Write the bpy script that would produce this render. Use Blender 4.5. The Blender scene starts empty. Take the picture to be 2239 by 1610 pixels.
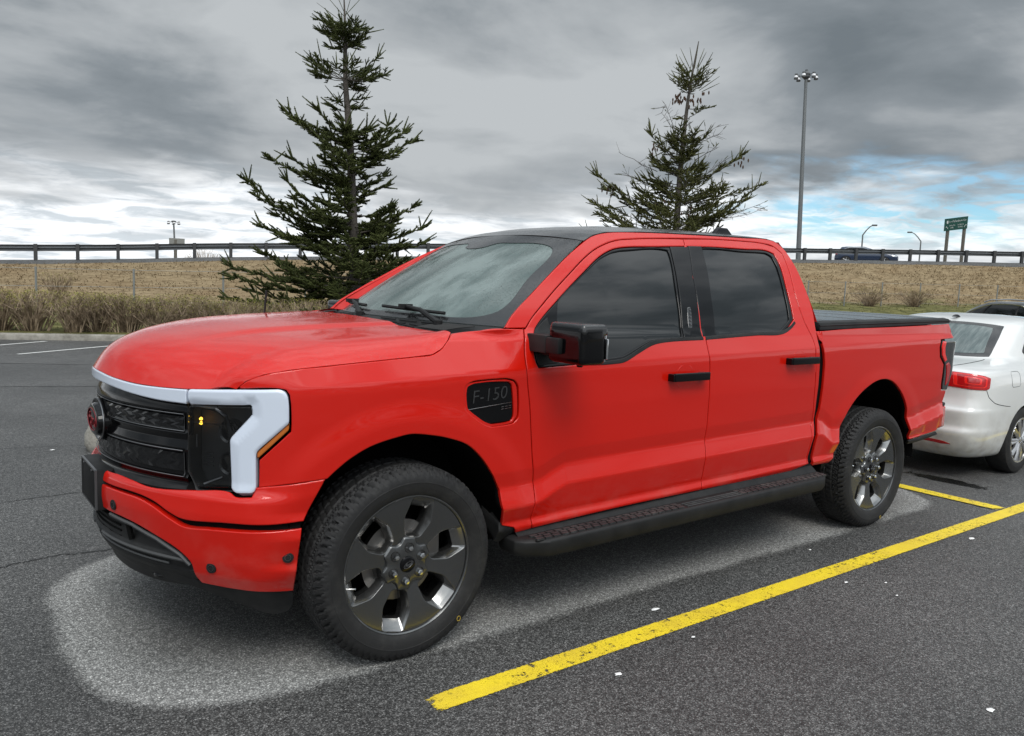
import bpy, bmesh, math, random
import numpy as np
from mathutils import Vector, Matrix, geometry
R=math.radians
C=bpy.context.scene.collection
sc=bpy.context.scene
# ------------------------------------------------------------------ camera, sky, sun, exposure
cam=bpy.data.cameras.new('camera'); cam.sensor_width=36; cam.lens=28.05; cam.clip_end=6000; cam.clip_start=.05
co=bpy.data.objects.new('camera',cam); C.objects.link(co); sc.camera=co
yaw,pitch,roll=R(37.175),R(6.1405),R(2.2412)
fw=Vector((math.sin(yaw)*math.cos(pitch),math.cos(yaw)*math.cos(pitch),-math.sin(pitch)))
r0=Vector((math.cos(yaw),-math.sin(yaw),0)); u0=r0.cross(fw)
rr=r0*math.cos(roll)+u0*math.sin(roll); uu=-r0*math.sin(roll)+u0*math.cos(roll)
M=Matrix((rr,uu,-fw)).transposed().to_4x4(); M.translation=Vector((-1.633,-3.797,1.603)); co.matrix_world=M
sc.view_settings.view_transform='Standard'; sc.view_settings.look='None'; sc.view_settings.exposure=0.35; sc.view_settings.gamma=1
SUN_EL,SUN_AZ=52,205     # azimuth measured from +Y towards +X: behind the camera
sun=bpy.data.lights.new('sun','SUN'); sun.energy=1.5; sun.angle=R(28); sun.color=(1,.965,.91)
so=bpy.data.objects.new('sun',sun); C.objects.link(so)
sd=Vector((math.sin(R(SUN_AZ))*math.cos(R(SUN_EL)),math.cos(R(SUN_AZ))*math.cos(R(SUN_EL)),math.sin(R(SUN_EL))))
so.rotation_euler=sd.to_track_quat('Z','Y').to_euler()
class NT:
    """small helper for node trees"""
    def __init__(s,nt): s.nt=nt
    def n(s,t,**k):
        x=s.nt.nodes.new(t)
        for a,v in k.items(): setattr(x,a,v)
        return x
    def l(s,a,b): s.nt.links.new(a,b)
    def inp(s,sock,v):
        if hasattr(v,'is_output') or isinstance(v,bpy.types.NodeSocket): s.l(v,sock)
        else: sock.default_value=v
    def math(s,op,a,b=0.0,c=0.0,clamp=False):
        x=s.n('ShaderNodeMath',operation=op,use_clamp=clamp)
        for i,v in enumerate((a,b,c)): s.inp(x.inputs[i],v)
        return x.outputs[0]
    def vmath(s,op,a,b=(0,0,0)):
        x=s.n('ShaderNodeVectorMath',operation=op); s.inp(x.inputs[0],a)
        if op=='SCALE': s.inp(x.inputs['Scale'],b)
        else: s.inp(x.inputs[1],b)
        return x.outputs['Value'] if op in('DOT_PRODUCT','LENGTH','DISTANCE') else x.outputs[0]
    def noise(s,v,scale,detail=4,rough=.55,dist=0.0):
        x=s.n('ShaderNodeTexNoise'); s.inp(x.inputs['Vector'],v); x.inputs['Scale'].default_value=scale; x.inputs['Detail'].default_value=detail
        x.inputs['Roughness'].default_value=rough; x.inputs['Distortion'].default_value=dist; return x.outputs['Fac']
    def ramp(s,f,*st):
        x=s.n('ShaderNodeValToRGB'); s.inp(x.inputs[0],f); e=x.color_ramp.elements
        while len(e)<len(st): e.new(.5)
        for i,(p,c) in enumerate(st):
            e[i].position=p; e[i].color=(c,c,c,1) if isinstance(c,(int,float)) else (*c,1)
        return x.outputs[0]
    def mr(s,f,a,b,c=0.0,d=1.0,smooth=True):
        x=s.n('ShaderNodeMapRange',interpolation_type='SMOOTHSTEP' if smooth else 'LINEAR'); s.inp(x.inputs[0],f)
        for i,v in enumerate((a,b,c,d)): s.inp(x.inputs[i+1],v)
        return x.outputs[0]
    def mix(s,f,a,b,mode='MIX'):
        x=s.n('ShaderNodeMix',data_type='RGBA',blend_type=mode); s.inp(x.inputs[0],f)
        for i,v in ((6,a),(7,b)): s.inp(x.inputs[i],v if not isinstance(v,tuple) else (*v[:3],1))
        return x.outputs[2]
    def bump(s,h,strength=.3,dist=.01,nrm=None):
        x=s.n('ShaderNodeBump'); s.inp(x.inputs['Height'],h); x.inputs['Strength'].default_value=strength; x.inputs['Distance'].default_value=dist
        if nrm is not None: s.l(nrm,x.inputs['Normal'])
        return x.outputs[0]
# ---- world: clear-sky model seen through a broken grey cloud deck
w=bpy.data.worlds.new('World'); sc.world=w; w.use_nodes=True; wt=w.node_tree; wt.nodes.clear(); W=NT(wt)
sky=W.n('ShaderNodeTexSky',sky_type='NISHITA'); sky.sun_disc=False; sky.sun_elevation=R(SUN_EL); sky.sun_rotation=R(SUN_AZ)
tc=W.n('ShaderNodeTexCoord').outputs['Generated']
sep=W.n('ShaderNodeSeparateXYZ'); W.l(tc,sep.inputs[0]); dx,dy,dz=sep.outputs
dzp=W.math('MAXIMUM',dz,0.0)
den=W.math('ADD',dzp,.13)
comb=W.n('ShaderNodeCombineXYZ'); W.inp(comb.inputs[0],W.math('DIVIDE',dx,den)); W.inp(comb.inputs[1],W.math('DIVIDE',dy,den)); W.inp(comb.inputs[2],W.math('MULTIPLY',dz,.6))
P=comb.outputs[0]
# stretch the cloud rolls sideways to the view
mp=W.n('ShaderNodeMapping'); W.l(P,mp.inputs[0]); mp.inputs['Rotation'].default_value=(0,0,R(40)); mp.inputs['Scale'].default_value=(.95,1.1,1); mp.inputs['Location'].default_value=(3.1,1.7,0)
n1=W.noise(mp.outputs[0],.62,3,.45,.35); n2=W.noise(mp.outputs[0],1.7,6,.52,.25); n3=W.noise(mp.outputs[0],.9,3,.5,.2)
lm=W.n('ShaderNodeMapping'); W.l(tc,lm.inputs[0]); lm.inputs['Scale'].default_value=(1,1,2.4)
n4=W.noise(lm.outputs[0],3.3,7,.55,.35)
dens=W.math('ADD',W.math('MULTIPLY',n1,.50),W.math('ADD',W.math('MULTIPLY',n2,.20),W.math('MULTIPLY',n4,.30)))
dens=W.math('ADD',dens,W.math('MULTIPLY',W.math('SUBTRACT',W.noise(mp.outputs[0],4.5,4,.5,.4),.5),W.mr(dz,.28,.5,0,.42)))
grey=W.ramp(dens,(.40,(.145,.17,.19)),(.468,(.225,.252,.275)),(.512,(.335,.36,.38)),(.575,(.44,.465,.482)))
# clouds that face the hidden sun are lit more, the zenith is brighter than the horizon
# as under any overcast
sdot=W.vmath('DOT_PRODUCT',tc,tuple(sd))
glow=W.math('ADD',W.mr(sdot,-.2,.95,.93,2.9),W.mr(dz,.45,.95,0,.75))
# added dark band low in the unseen sky behind the viewer, dims body reflections
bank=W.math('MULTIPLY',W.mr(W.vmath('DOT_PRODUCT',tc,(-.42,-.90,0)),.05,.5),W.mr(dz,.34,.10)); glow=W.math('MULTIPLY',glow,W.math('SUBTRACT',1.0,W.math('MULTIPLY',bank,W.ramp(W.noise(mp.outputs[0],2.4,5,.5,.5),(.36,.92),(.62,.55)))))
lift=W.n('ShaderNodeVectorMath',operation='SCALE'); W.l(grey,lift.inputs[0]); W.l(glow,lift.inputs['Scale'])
# the pale gap between the deck and the horizon
hz=W.math('ADD',dz,W.math('MULTIPLY',W.math('SUBTRACT',n2,.5),.16)); hz=W.math('ADD',hz,W.math('MULTIPLY',W.math('SUBTRACT',n1,.5),.22))
gap=W.mr(hz,.135,.035)
thin=W.ramp(W.noise(mp.outputs[0],2.6,7,.6,.5),(.40,(.55,.60,.64)),(.50,(.80,.83,.86)),(.60,(.95,.97,.985)))
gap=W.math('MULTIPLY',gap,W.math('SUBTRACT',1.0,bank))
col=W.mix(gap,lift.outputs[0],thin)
# blue opening low on the right
bd=W.vmath('DOT_PRODUCT',tc,(.8985,.4225,.1185))
bl=W.math('ADD',bd,W.math('MULTIPLY',W.math('SUBTRACT',n2,.5),.035)); bl=W.math('ADD',bl,W.math('MULTIPLY',W.math('SUBTRACT',W.noise(mp.outputs[0],3.4,6,.6,.6),.5),.03))
blue=W.math('MULTIPLY',W.mr(bl,.970,.993),W.mr(dz,.045,.085)); wisp=W.mr(W.noise(mp.outputs[0],4.2,6,.6,.8),.40,.60,1.0,.25); blue=W.math('MULTIPLY',blue,wisp)
blue=W.math('MULTIPLY',blue,W.mr(W.math('ADD',dz,W.math('MULTIPLY',W.math('SUBTRACT',n2,.5),.2)),.160,.100))
skys=W.n('ShaderNodeVectorMath',operation='SCALE'); W.l(sky.outputs[0],skys.inputs[0]); skys.inputs['Scale'].default_value=.105
clear=W.mix(1.0,skys.outputs[0],(.68,1.02,1.17),'MULTIPLY')
col=W.mix(W.math('MULTIPLY',blue,.9),col,clear)
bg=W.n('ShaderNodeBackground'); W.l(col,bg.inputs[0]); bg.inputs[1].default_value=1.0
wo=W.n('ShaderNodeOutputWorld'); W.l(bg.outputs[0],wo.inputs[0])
# ------------------------------------------------------------------ materials
def mat(name,base=(.5,.5,.5),rough=.5,metal=0.0,coat=0.0,spec=.5,emit=None,estr=0.0,coatr=.03):
    m=bpy.data.materials.new(name); m.use_nodes=True; b=m.node_tree.nodes['Principled BSDF']
    b.inputs['Base Color'].default_value=(*base,1); b.inputs['Roughness'].default_value=rough; b.inputs['Metallic'].default_value=metal
    b.inputs['Coat Weight'].default_value=coat; b.inputs['Coat Roughness'].default_value=coatr; b.inputs['Specular IOR Level'].default_value=spec
    if emit: b.inputs['Emission Color'].default_value=(*emit,1); b.inputs['Emission Strength'].default_value=estr
    return m
def rig(m): 
    t=NT(m.node_tree); return t,m.node_tree.nodes['Principled BSDF']
def ocoord(t): return t.n('ShaderNodeTexCoord').outputs['Object']
def wet(m,drop=230,amount=1.0,lo=.25,dirt=True,basec=None):
    """rain beads on everything that faces up, road film low down"""
    t,b=rig(m); g=t.n('ShaderNodeNewGeometry'); pos=g.outputs['Position']
    sp=t.n('ShaderNodeSeparateXYZ'); t.l(g.outputs['Normal'],sp.inputs[0]); up=t.mr(sp.outputs[2],lo,lo+.5)
    v=t.n('ShaderNodeTexVoronoi',feature='F1'); t.l(pos,v.inputs['Vector']); v.inputs['Scale'].default_value=drop
    d=t.mr(v.outputs['Distance'],.08,.42,1,0); pick=t.mr(t.noise(pos,60,2),.38,.62)
    h=t.math('MULTIPLY',t.math('MULTIPLY',d,pick),up)
    orange=t.noise(pos,18,2); 
    nb=t.bump(h,.55*amount,.0022); nb2=t.bump(orange,.012,.01,nb)
    t.l(nb2,b.inputs['Normal']); t.l(nb2,b.inputs['Coat Normal'])
    beads=t.math('MULTIPLY',t.math('MULTIPLY',up,t.mr(t.noise(pos,2.2,4,.6),.30,.62)),0.09 if basec else 0.0)
    if basec:
        sz=t.n('ShaderNodeSeparateXYZ'); t.l(pos,sz.inputs[0])
        low=t.math('MULTIPLY',t.mr(sz.outputs[2],.75,.35),t.mr(t.noise(pos,5,5,.6),.42,.72)); low=t.math('MULTIPLY',low,.16 if dirt else 0.0)
        t.l(t.mix(low,basec,(.30,.26,.22)),b.inputs['Base Color'])
        t.inp(b.inputs['Coat Roughness'],t.math('ADD',t.math('ADD',.03,beads),t.math('MULTIPLY',low,.9)))
    return m
RED=(.54,.0080,.0024)
M={}
M['red']=wet(lo=.42,m=mat('red_paint',RED,.36,0,.85,spec=.10),basec=RED)
M['black']=mat('black_plastic',(.012,.0125,.013),.55,spec=.3); 
t,b=rig(M['black']); p_=ocoord(t); t.l(t.bump(t.noise(p_,420,3),.18,.002),b.inputs['Normal']); t.l(t.ramp(t.noise(p_,9,5),(.35,(.007,.0075,.008)),(.7,(.018,.018,.018))),b.inputs['Base Color'])
M['step']=mat('dusty_step_plastic',(.02,.02,.02),.6)
t,b=rig(M['step']); p_=ocoord(t); f=t.math('MULTIPLY',t.mr(t.noise(p_,7,7,.7),.42,.66),t.mr(t.noise(p_,60,4),.25,.6)); t.l(t.mix(f,(.018,.019,.02),(.06,.06,.058)),b.inputs['Base Color']); t.l(t.bump(t.noise(p_,240,3),.35,.004),b.inputs['Normal'])
M['gloss']=mat('gloss_black',(.0025,.0025,.003),.14,0,.38,spec=.1)
M['roof']=wet(mat('wet_black_roof',(.010,.0105,.011),.22,0,.6),260,1.3,.3)
M['void']=mat('dark_underside',(.004,.004,.004),.9,spec=.1)
M['tint']=mat('tinted_glass',(.006,.0075,.008),.02,0,0,spec=.5)
t,b=rig(M['tint']); p_=ocoord(t); t.l(t.bump(t.noise(p_,3,2),.02,.02),b.inputs['Normal'])
M['screen']=wet(mat('wet_windscreen_glass',(.05,.075,.07),.05,0,0,spec=.9),150,1.6,-.2)
t,b=rig(M['screen']); p_=t.n('ShaderNodeNewGeometry').outputs['Position']
st=t.n('ShaderNodeMapping'); t.l(p_,st.inputs[0]); st.inputs['Rotation'].default_value=(0,R(38),R(8)); st.inputs['Scale'].default_value=(.6,3.2,3.2)
film=t.mr(t.noise(st.outputs[0],1.5,4,.55),.38,.68); t.inp(b.inputs['Roughness'],t.math('ADD',.06,t.math('MULTIPLY',film,.30)))
t.l(t.mix(film,(.055,.085,.078),(.17,.215,.205)),b.inputs['Base Color'])
M['frit']=wet(mat('black_glass_border',(.013,.0135,.014),.18,0,.3),170,1.6,-.2)
M['lightbar']=mat('white_lens',(.60,.66,.76),.28,0,.6)
M['chrome']=mat('chrome',(.62,.63,.64),.12,1.0)
M['satin']=mat('satin_metal',(.22,.22,.225),.3,1.0)
M['rim']=mat('dark_grey_alloy',(.125,.127,.127),.24,.9,.5)
M['bevel']=mat('bright_alloy_edge',(.25,.25,.247),.22,.95,.3)
M['rimdark']=mat('brake_dust_metal',(.03,.03,.03),.6,.5)
M['disc']=mat('brake_disc',(.22,.21,.2),.35,1.0)
M['rubber']=mat('tyre_rubber',(.018,.018,.018),.72)
t,b=rig(M['rubber']); p_=ocoord(t); f=t.math('MULTIPLY',t.mr(t.noise(p_,11,6,.7),.45,.72),.75); t.l(t.mix(f,(.0075,.0075,.008),(.026,.0255,.0245)),b.inputs['Base Color']); t.l(t.bump(t.noise(p_,130,3),.25,.003),b.inputs['Normal'])
M['amber']=mat('amber_lens',(.50,.13,.01),.15,0,1)
M['amberlamp']=mat('lit_amber_lamp',(.9,.45,.05),.3,emit=(1,.55,.05),estr=4)
M['redlens']=mat('red_lamp_lens',(.42,.006,.008),.12,0,1)
M['redbright']=mat('bright_red_lens',(.85,.02,.015),.15,0,1)
M['smoke']=mat('smoked_lens',(.008,.0085,.009),.06,0,1)
M['housing']=mat('lamp_housing',(.05,.052,.054),.6,0)
M['letter']=mat('dark_letter_plastic',(.028,.029,.03),.3,0,.3)
M['redscript']=mat('red_script',(.20,.012,.018),.35)
M['yellow_mark']=mat('amber_chalk_mark',(.5,.35,.05),.7)
# smoked lens that really lets the lamp modules show
gl=bpy.data.materials.new('dark_lamp_glass'); gl.use_nodes=True; t=NT(gl.node_tree); gl.node_tree.nodes.clear()
tr_=t.n('ShaderNodeBsdfTransparent'); tr_.inputs[0].default_value=(.60,.61,.62,1); go=t.n('ShaderNodeBsdfGlossy'); go.inputs['Roughness'].default_value=.03; fr=t.n('ShaderNodeFresnel'); fr.inputs[0].default_value=1.5
ms=t.n('ShaderNodeMixShader'); t.l(fr.outputs[0],ms.inputs[0]); t.l(tr_.outputs[0],ms.inputs[1]); t.l(go.outputs[0],ms.inputs[2]); ou=t.n('ShaderNodeOutputMaterial'); t.l(ms.outputs[0],ou.inputs[0]); M['lampglass']=gl
# ------------------------------------------------------------------ object helpers
def tag(o,label=None,cat=None,group=None,kind=None):
    if label:o['label']=label
    if cat:o['category']=cat
    if group:o['group']=group
    if kind:o['kind']=kind
    return o
def empty(name,loc=(0,0,0),rz=0.0):
    o=bpy.data.objects.new(name,None); o.location=loc; o.rotation_euler=(0,0,rz); o.empty_display_size=.2; C.objects.link(o); return o
def link(name,me,m=None,parent=None):
    o=bpy.data.objects.new(name,me); C.objects.link(o)
    if m is not None: me.materials.append(m)
    if parent is not None: o.parent=parent
    return o
def raw(name,V,F,m=None,parent=None,smooth=True,normals=None):
    me=bpy.data.meshes.new(name); me.from_pydata([tuple(map(float,v)) for v in V],[],[tuple(int(i) for i in f) for f in F])
    if smooth: me.shade_smooth()
    if normals is not None: me.normals_split_custom_set_from_vertices([tuple(map(float,n)) for n in normals])
    me.validate(); me.update()
    return link(name,me,m,parent)
def copy_tree(o,parent=None,keep=None):
    c=o.copy(); C.objects.link(c); c.parent=parent
    for ch in list(o.children): copy_tree(ch,c)
    return c
class MB:
    """collects simple solids and links them as one mesh object"""
    def __init__(s): s.V=[];s.F=[]
    def add(s,V,F):
        k=len(s.V); s.V+= [tuple(map(float,v)) for v in V]; s.F+=[tuple(i+k for i in f) for f in F]; return s
    def box(s,c,h,ax=None,taper=1.0):
        """centre, half sizes, optional 3 axes"""
        c=np.array(c,float);A=np.eye(3) if ax is None else np.array(ax,float)
        V=[]
        for z in(-1,1):
            k=taper if z>0 else 1
            for x,y in((-1,-1),(1,-1),(1,1),(-1,1)): V.append(c+A[0]*x*h[0]*k+A[1]*y*h[1]*k+A[2]*z*h[2])
        return s.add(V,[(3,2,1,0),(4,5,6,7),(0,1,5,4),(1,2,6,5),(2,3,7,6),(3,0,4,7)])
    def tube(s,pts,rad,n=8,cap=True):
        pts=np.array(pts,float); rad=np.broadcast_to(np.asarray(rad,float),(len(pts),)); V=[];F=[]
        d=np.gradient(pts,axis=0); d/=np.maximum(np.linalg.norm(d,axis=1),1e-9)[:,None]
        a=np.array([0,0,1.]) if abs(d[0][2])<.9 else np.array([1.,0,0])
        for i in range(len(pts)):
            x=np.cross(d[i],a); x/=np.linalg.norm(x); y=np.cross(d[i],x); a=np.cross(x,d[i]) 
            for k in range(n): 
                t=2*math.pi*k/n; V.append(pts[i]+rad[i]*(x*math.cos(t)+y*math.sin(t)))
        for i in range(len(pts)-1):
            for k in range(n): F.append((i*n+k,i*n+(k+1)%n,(i+1)*n+(k+1)%n,(i+1)*n+k))
        if cap: F.append(tuple(range(n-1,-1,-1))); F.append(tuple((len(pts)-1)*n+k for k in range(n)))
        return s.add(V,F)
    def prism(s,poly,o,ex,ey,ez,h):
        """polygon in (ex,ey) plane from origin o pushed along ez by h"""
        o,ex,ey,ez=[np.array(v,float) for v in(o,ex,ey,ez)]; n=len(poly)
        V=[o+ex*a+ey*b for a,b in poly]+[o+ex*a+ey*b+ez*h for a,b in poly]
        return s.add(V,[tuple(range(n-1,-1,-1)),tuple(range(n,2*n))]+[(i,(i+1)%n,n+(i+1)%n,n+i) for i in range(n)])
    def rev(s,prof,n=48,o=(0,0,0),ax=(0,1,0),full=True):
        """profile of (radius, distance along ax) turned about ax"""
        o=np.array(o,float);ax=np.array(ax,float);e1=np.cross(ax,[0,0,1.] if abs(ax[2])<.9 else [1.,0,0]);e1/=np.linalg.norm(e1);e2=np.cross(ax,e1);V=[];F=[];m=len(prof)
        for k in range(n):
            t=2*math.pi*k/n
            for r,h in prof: V.append(o+ax*h+r*(e1*math.cos(t)+e2*math.sin(t)))
        for k in range(n):
            for i in range(m-1): F.append((k*m+i,k*m+i+1,((k+1)%n)*m+i+1,((k+1)%n)*m+i))
        return s.add(V,F)
    def build(s,name,m,parent=None,smooth=False,bevel=0.0,seg=2,angle=35):
        me=bpy.data.meshes.new(name); me.from_pydata(s.V,[],s.F); me.validate()
        bm=bmesh.new(); bm.from_mesh(me); bmesh.ops.recalc_face_normals(bm,faces=bm.faces)
        if bevel>0:
            ed=[e for e in bm.edges if len(e.link_faces)==2 and e.calc_face_angle(0)>R(angle)]
            bmesh.ops.bevel(bm,geom=ed,offset=bevel,segments=seg,profile=.6,affect='EDGES',clamp_overlap=True)
        bm.to_mesh(me); bm.free()
        if smooth or bevel>0:
            me.shade_smooth(); me.set_sharp_from_angle(angle=R(40))
        me.update(); return link(name,me,m,parent)
def inside(P,loops):
    P=np.asarray(P); r=np.zeros(len(P),bool)
    for L in loops:
        A=np.asarray(L);B=np.roll(A,-1,0)
        for (x1,y1),(x2,y2) in zip(A,B):
            c=(y1>P[:,1])!=(y2>P[:,1])
            if c.any():
                xx=(x2-x1)*(P[:,1]-y1)/((y2-y1) if y2!=y1 else 1e-12)+x1; r^=c&(P[:,0]<xx)
    return r
def bdist(P,loops):
    d=np.full(len(P),1e9)
    for L in loops:
        A=np.asarray(L);B=np.roll(A,-1,0)
        for a,b in zip(A,B):
            ab=b-a; t=np.clip(((P-a)@ab)/max(ab@ab,1e-12),0,1); d=np.minimum(d,np.linalg.norm(P-a-t[:,None]*ab,axis=1))
    return d
def area(L): L=np.asarray(L);N=np.roll(L,-1,0); return .5*np.sum(L[:,0]*N[:,1]-N[:,0]*L[:,1])
def dense(L,step,curve=True,corner=32):
    """resample a closed outline; runs between corners become smooth curves"""
    L=[np.array(p,float) for p in L]; L=[p for i,p in enumerate(L) if np.linalg.norm(p-L[i-1])>1e-4]; n=len(L); out=[]
    cor=[]
    for i in range(n):
        a=L[i]-L[i-1];b=L[(i+1)%n]-L[i]; an=abs(math.degrees(math.atan2(a[0]*b[1]-a[1]*b[0],a@b))); cor.append(an>corner)
    for i in range(n):
        p1,p2=L[i],L[(i+1)%n]; d=np.linalg.norm(p2-p1); k=max(1,int(math.ceil(d/step)))
        m1=(p2-p1) if cor[i] else None; m2=(p2-p1) if cor[(i+1)%n] else None
        if m1 is None:
            q=L[i-1]; dq=np.linalg.norm(p1-q); m1=((p1-q)/dq+(p2-p1)/d)/2*d
        if m2 is None:
            q=L[(i+2)%n]; dq=np.linalg.norm(q-p2); m2=((q-p2)/dq+(p2-p1)/d)/2*d
        if not curve: m1=m2=p2-p1
        for j in range(k):
            t=j/k; out.append((2*t**3-3*t*t+1)*p1+(t**3-2*t*t+t)*m1+(3*t*t-2*t**3)*p2+(t**3-t*t)*m2)
    return np.array(out)
def roundc(L,r,n=4):
    """round the corners of a closed polygon"""
    L=[np.array(p,float) for p in L]; out=[]
    for i in range(len(L)):
        a,b,c=L[i-1],L[i],L[(i+1)%len(L)]; da=np.linalg.norm(a-b);dc=np.linalg.norm(c-b); k=min(r,da*.45,dc*.45)
        p=b+(a-b)/da*k;q=b+(c-b)/dc*k
        for t in np.linspace(0,1,n): out.append((1-t)**2*p+2*t*(1-t)*b+t*t*q)
    return [tuple(p) for p in out]
def inset(L,d):
    A=L-np.roll(L,1,0);B=np.roll(L,-1,0)-L
    na=np.stack([-A[:,1],A[:,0]],1);na/=np.maximum(np.linalg.norm(na,axis=1),1e-9)[:,None]
    nb=np.stack([-B[:,1],B[:,0]],1);nb/=np.maximum(np.linalg.norm(nb,axis=1),1e-9)[:,None]
    m=na+nb; return L+2*d*m/np.maximum((m*m).sum(1),.5)[:,None]
def flip(P,mir): 
    if mir: P=P.copy(); P[:,1]*=-1
    return P
def panel(name,outline,F,m,parent=None,step=.025,th=.014,gap=.0022,holes=(),bev=.005,drop=.003,off=0.0,mir=False,curve=True,corner=32,sym=False):
    """a sheet cut from the surface F(u,v): rounded lip, real edge, normals from the surface"""
    loops=[]
    for i,L in enumerate([outline]+list(holes)):
        D=dense(L,step*.6,curve,corner)
        if (area(D)>0)!=(i==0): D=D[::-1]
        loops.append(D)
    L0=[inset(D,gap) for D in loops]; L1=[inset(D,gap+bev) for D in loops]
    lo=np.min(np.vstack(L1),0);hi=np.max(np.vstack(L1),0)
    gx=np.arange(lo[0]+step*.5,hi[0],step);gy=np.arange(lo[1]+step*.5,hi[1],step)
    G=np.stack(np.meshgrid(gx,gy),-1).reshape(-1,2); G[::2,0]+=0
    if len(G):
        G=G[inside(G,L1)]
        if len(G): G=G[bdist(G,L1)>step*.45]
    B=np.vstack(L1); P=np.vstack([B,G]) if len(G) else B
    ed=[];k=0
    for L in L1: ed+=[(k+i,k+(i+1)%len(L)) for i in range(len(L))]; k+=len(L)
    vs,es,fs,ov,oe,of=geometry.delaunay_2d_cdt([Vector(p) for p in P],ed,[],0,1e-6)
    vs=np.array([tuple(v) for v in vs]); fs=[f for f in fs]
    cen=np.array([vs[list(f)].mean(0) for f in fs]); ok=inside(cen,L1); fs=[list(f) for f,o in zip(fs,ok) if o]
    fs=[f if area(vs[f])>0 else f[::-1] for f in fs]
    # boundary index map
    mp={}
    for vi,o in enumerate(ov):
        for q in o: mp[q]=vi
    def Nn(u,v):
        h=2e-3; a=F(u+h,v)-F(u-h,v); b=F(u,v+h)-F(u,v-h); n=np.cross(a,b); return n/np.maximum(np.linalg.norm(n,axis=1),1e-9)[:,None]
    N=Nn(vs[:,0],vs[:,1]); V=F(vs[:,0],vs[:,1])+N*off
    Vs=[V];Ns=[N];Fs=list(fs); base=len(V); k=0
    for L,K in zip(L0,L1):
        n=len(L); Nl=Nn(L[:,0],L[:,1]); Pl=F(L[:,0],L[:,1])+Nl*off; Pk=F(K[:,0],K[:,1])+Nl*off
        out=Pl-Pk; out-=Nl*(out*Nl).sum(1)[:,None]; out/=np.maximum(np.linalg.norm(out,axis=1),1e-9)[:,None]
        q=(Nl+out)/1.4142
        Vs+= [Pl-Nl*drop,Pl-Nl*drop,Pl-Nl*(th+drop)]; Ns+=[q,out,out]
        a=base;b=base+n;c=base+2*n
        for i in range(n):
            j=(i+1)%n; Fs.append([mp[k+j],mp[k+i],a+i,a+j]); Fs.append([b+j,b+i,c+i,c+j])
        base+=3*n;k+=n
    V=np.vstack(Vs);N=np.vstack(Ns)
    if mir: V=flip(V,1);N=flip(N,1);Fs=[f[::-1] for f in Fs]
    return raw(name,V,Fs,m,parent,True,N)
def sheet(name,F,nu,nv,m,parent=None,th=.0,flipn=False,mir=False,u=(0,1),v=(0,1)):
    """regular patch F(u,v), optional edge turned in by th"""
    A,B=np.meshgrid(np.linspace(*u,nu),np.linspace(*v,nv),indexing='ij'); V=F(A.ravel(),B.ravel())
    Fs=[(i*nv+j,(i+1)*nv+j,(i+1)*nv+j+1,i*nv+j+1) for i in range(nu-1) for j in range(nv-1)]
    me=bpy.data.meshes.new(name)
    if th:
        h=1e-3; a=F(A.ravel()+h,B.ravel())-F(A.ravel()-h,B.ravel()); b=F(A.ravel(),B.ravel()+h)-F(A.ravel(),B.ravel()-h); N=np.cross(a,b);N/=np.maximum(np.linalg.norm(N,axis=1),1e-9)[:,None]
        if flipn:N=-N
        ring=[j for j in range(nv)]+[i*nv+nv-1 for i in range(1,nu)]+[(nu-1)*nv+j for j in range(nv-2,-1,-1)]+[i*nv for i in range(nu-2,0,-1)]
        k=len(V); V=np.vstack([V,V[ring],V[ring]-N[ring]*th]); n=len(ring)
        Fs+=[(k+i,k+(i+1)%n,k+n+(i+1)%n,k+n+i) for i in range(n)]
    if flipn: Fs=[f[::-1] for f in Fs]
    if mir: V=flip(V,1);Fs=[f[::-1] for f in Fs]
    return raw(name,V,Fs,m,parent)
def text(name,body,size,place,m,parent=None,shear=0.0,res=3,depth=0.0,align='CENTER',space=1.0,thin=0.0):
    """lettering turned into a mesh; place(x,y,z) puts every vertex on its surface"""
    cu=bpy.data.curves.new(name,'FONT'); cu.body=body; cu.size=size; cu.align_x=align; cu.align_y='CENTER'; cu.shear=shear; cu.resolution_u=res; cu.extrude=depth; cu.space_character=space; cu.offset=thin
    o=bpy.data.objects.new(name,cu); C.objects.link(o); dg=bpy.context.evaluated_depsgraph_get(); me=bpy.data.meshes.new_from_object(o.evaluated_get(dg)); C.objects.unlink(o); bpy.data.objects.remove(o)
    for v in me.vertices: v.co=place(*v.co)
    me.materials.clear(); return link(name,me,m,parent)

# ------------------------------------------------------------------ body surface of the pick-up
# ---- plan curve of the pick-up body: (x, half width) from nose centre round the corner to the tail
_PC=[(-.988,0),(-.982,.1),(-.967,.2),(-.941,.3),(-.905,.4),(-.858,.5),(-.80,.6),(-.725,.71),(-.65,.80),(-.575,.865),(-.49,.915),(-.38,.95),(-.25,.974),(-.1,.989),(.05,.997),(.25,1.0),(.7,1.0),(1.5,1.0),(2.9,1.0),(3.9,1.0),(4.3,1.0),(4.6,.995),(4.72,.982),(4.79,.955),(4.83,.91),(4.85,.85)]
def _cr(P,n=24):
    P=np.array(P,float); Q=np.vstack([2*P[0]-P[1],P,2*P[-1]-P[-2]]); Q[0]=[P[1][0],-P[1][1]]
    out=[]
    for i in range(len(P)-1):
        p0,p1,p2,p3=Q[i:i+4]
        d1=max(np.linalg.norm(p2-p1),1e-6);d0=max(np.linalg.norm(p1-p0),1e-6);d2=max(np.linalg.norm(p3-p2),1e-6)
        m1=((p1-p0)/d0*d1+(p2-p1)/d1*d0)/(d0+d1)*d1; m2=((p2-p1)/d1*d2+(p3-p2)/d2*d1)/(d1+d2)*d1
        for t in np.linspace(0,1,n,endpoint=False):
            h=t*t*(3-2*t); out.append((2*t**3-3*t*t+1)*p1+(t**3-2*t*t+t)*m1+h*p2+(t**3-t*t)*m2)
    out.append(P[-1]); return np.array(out)
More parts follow.
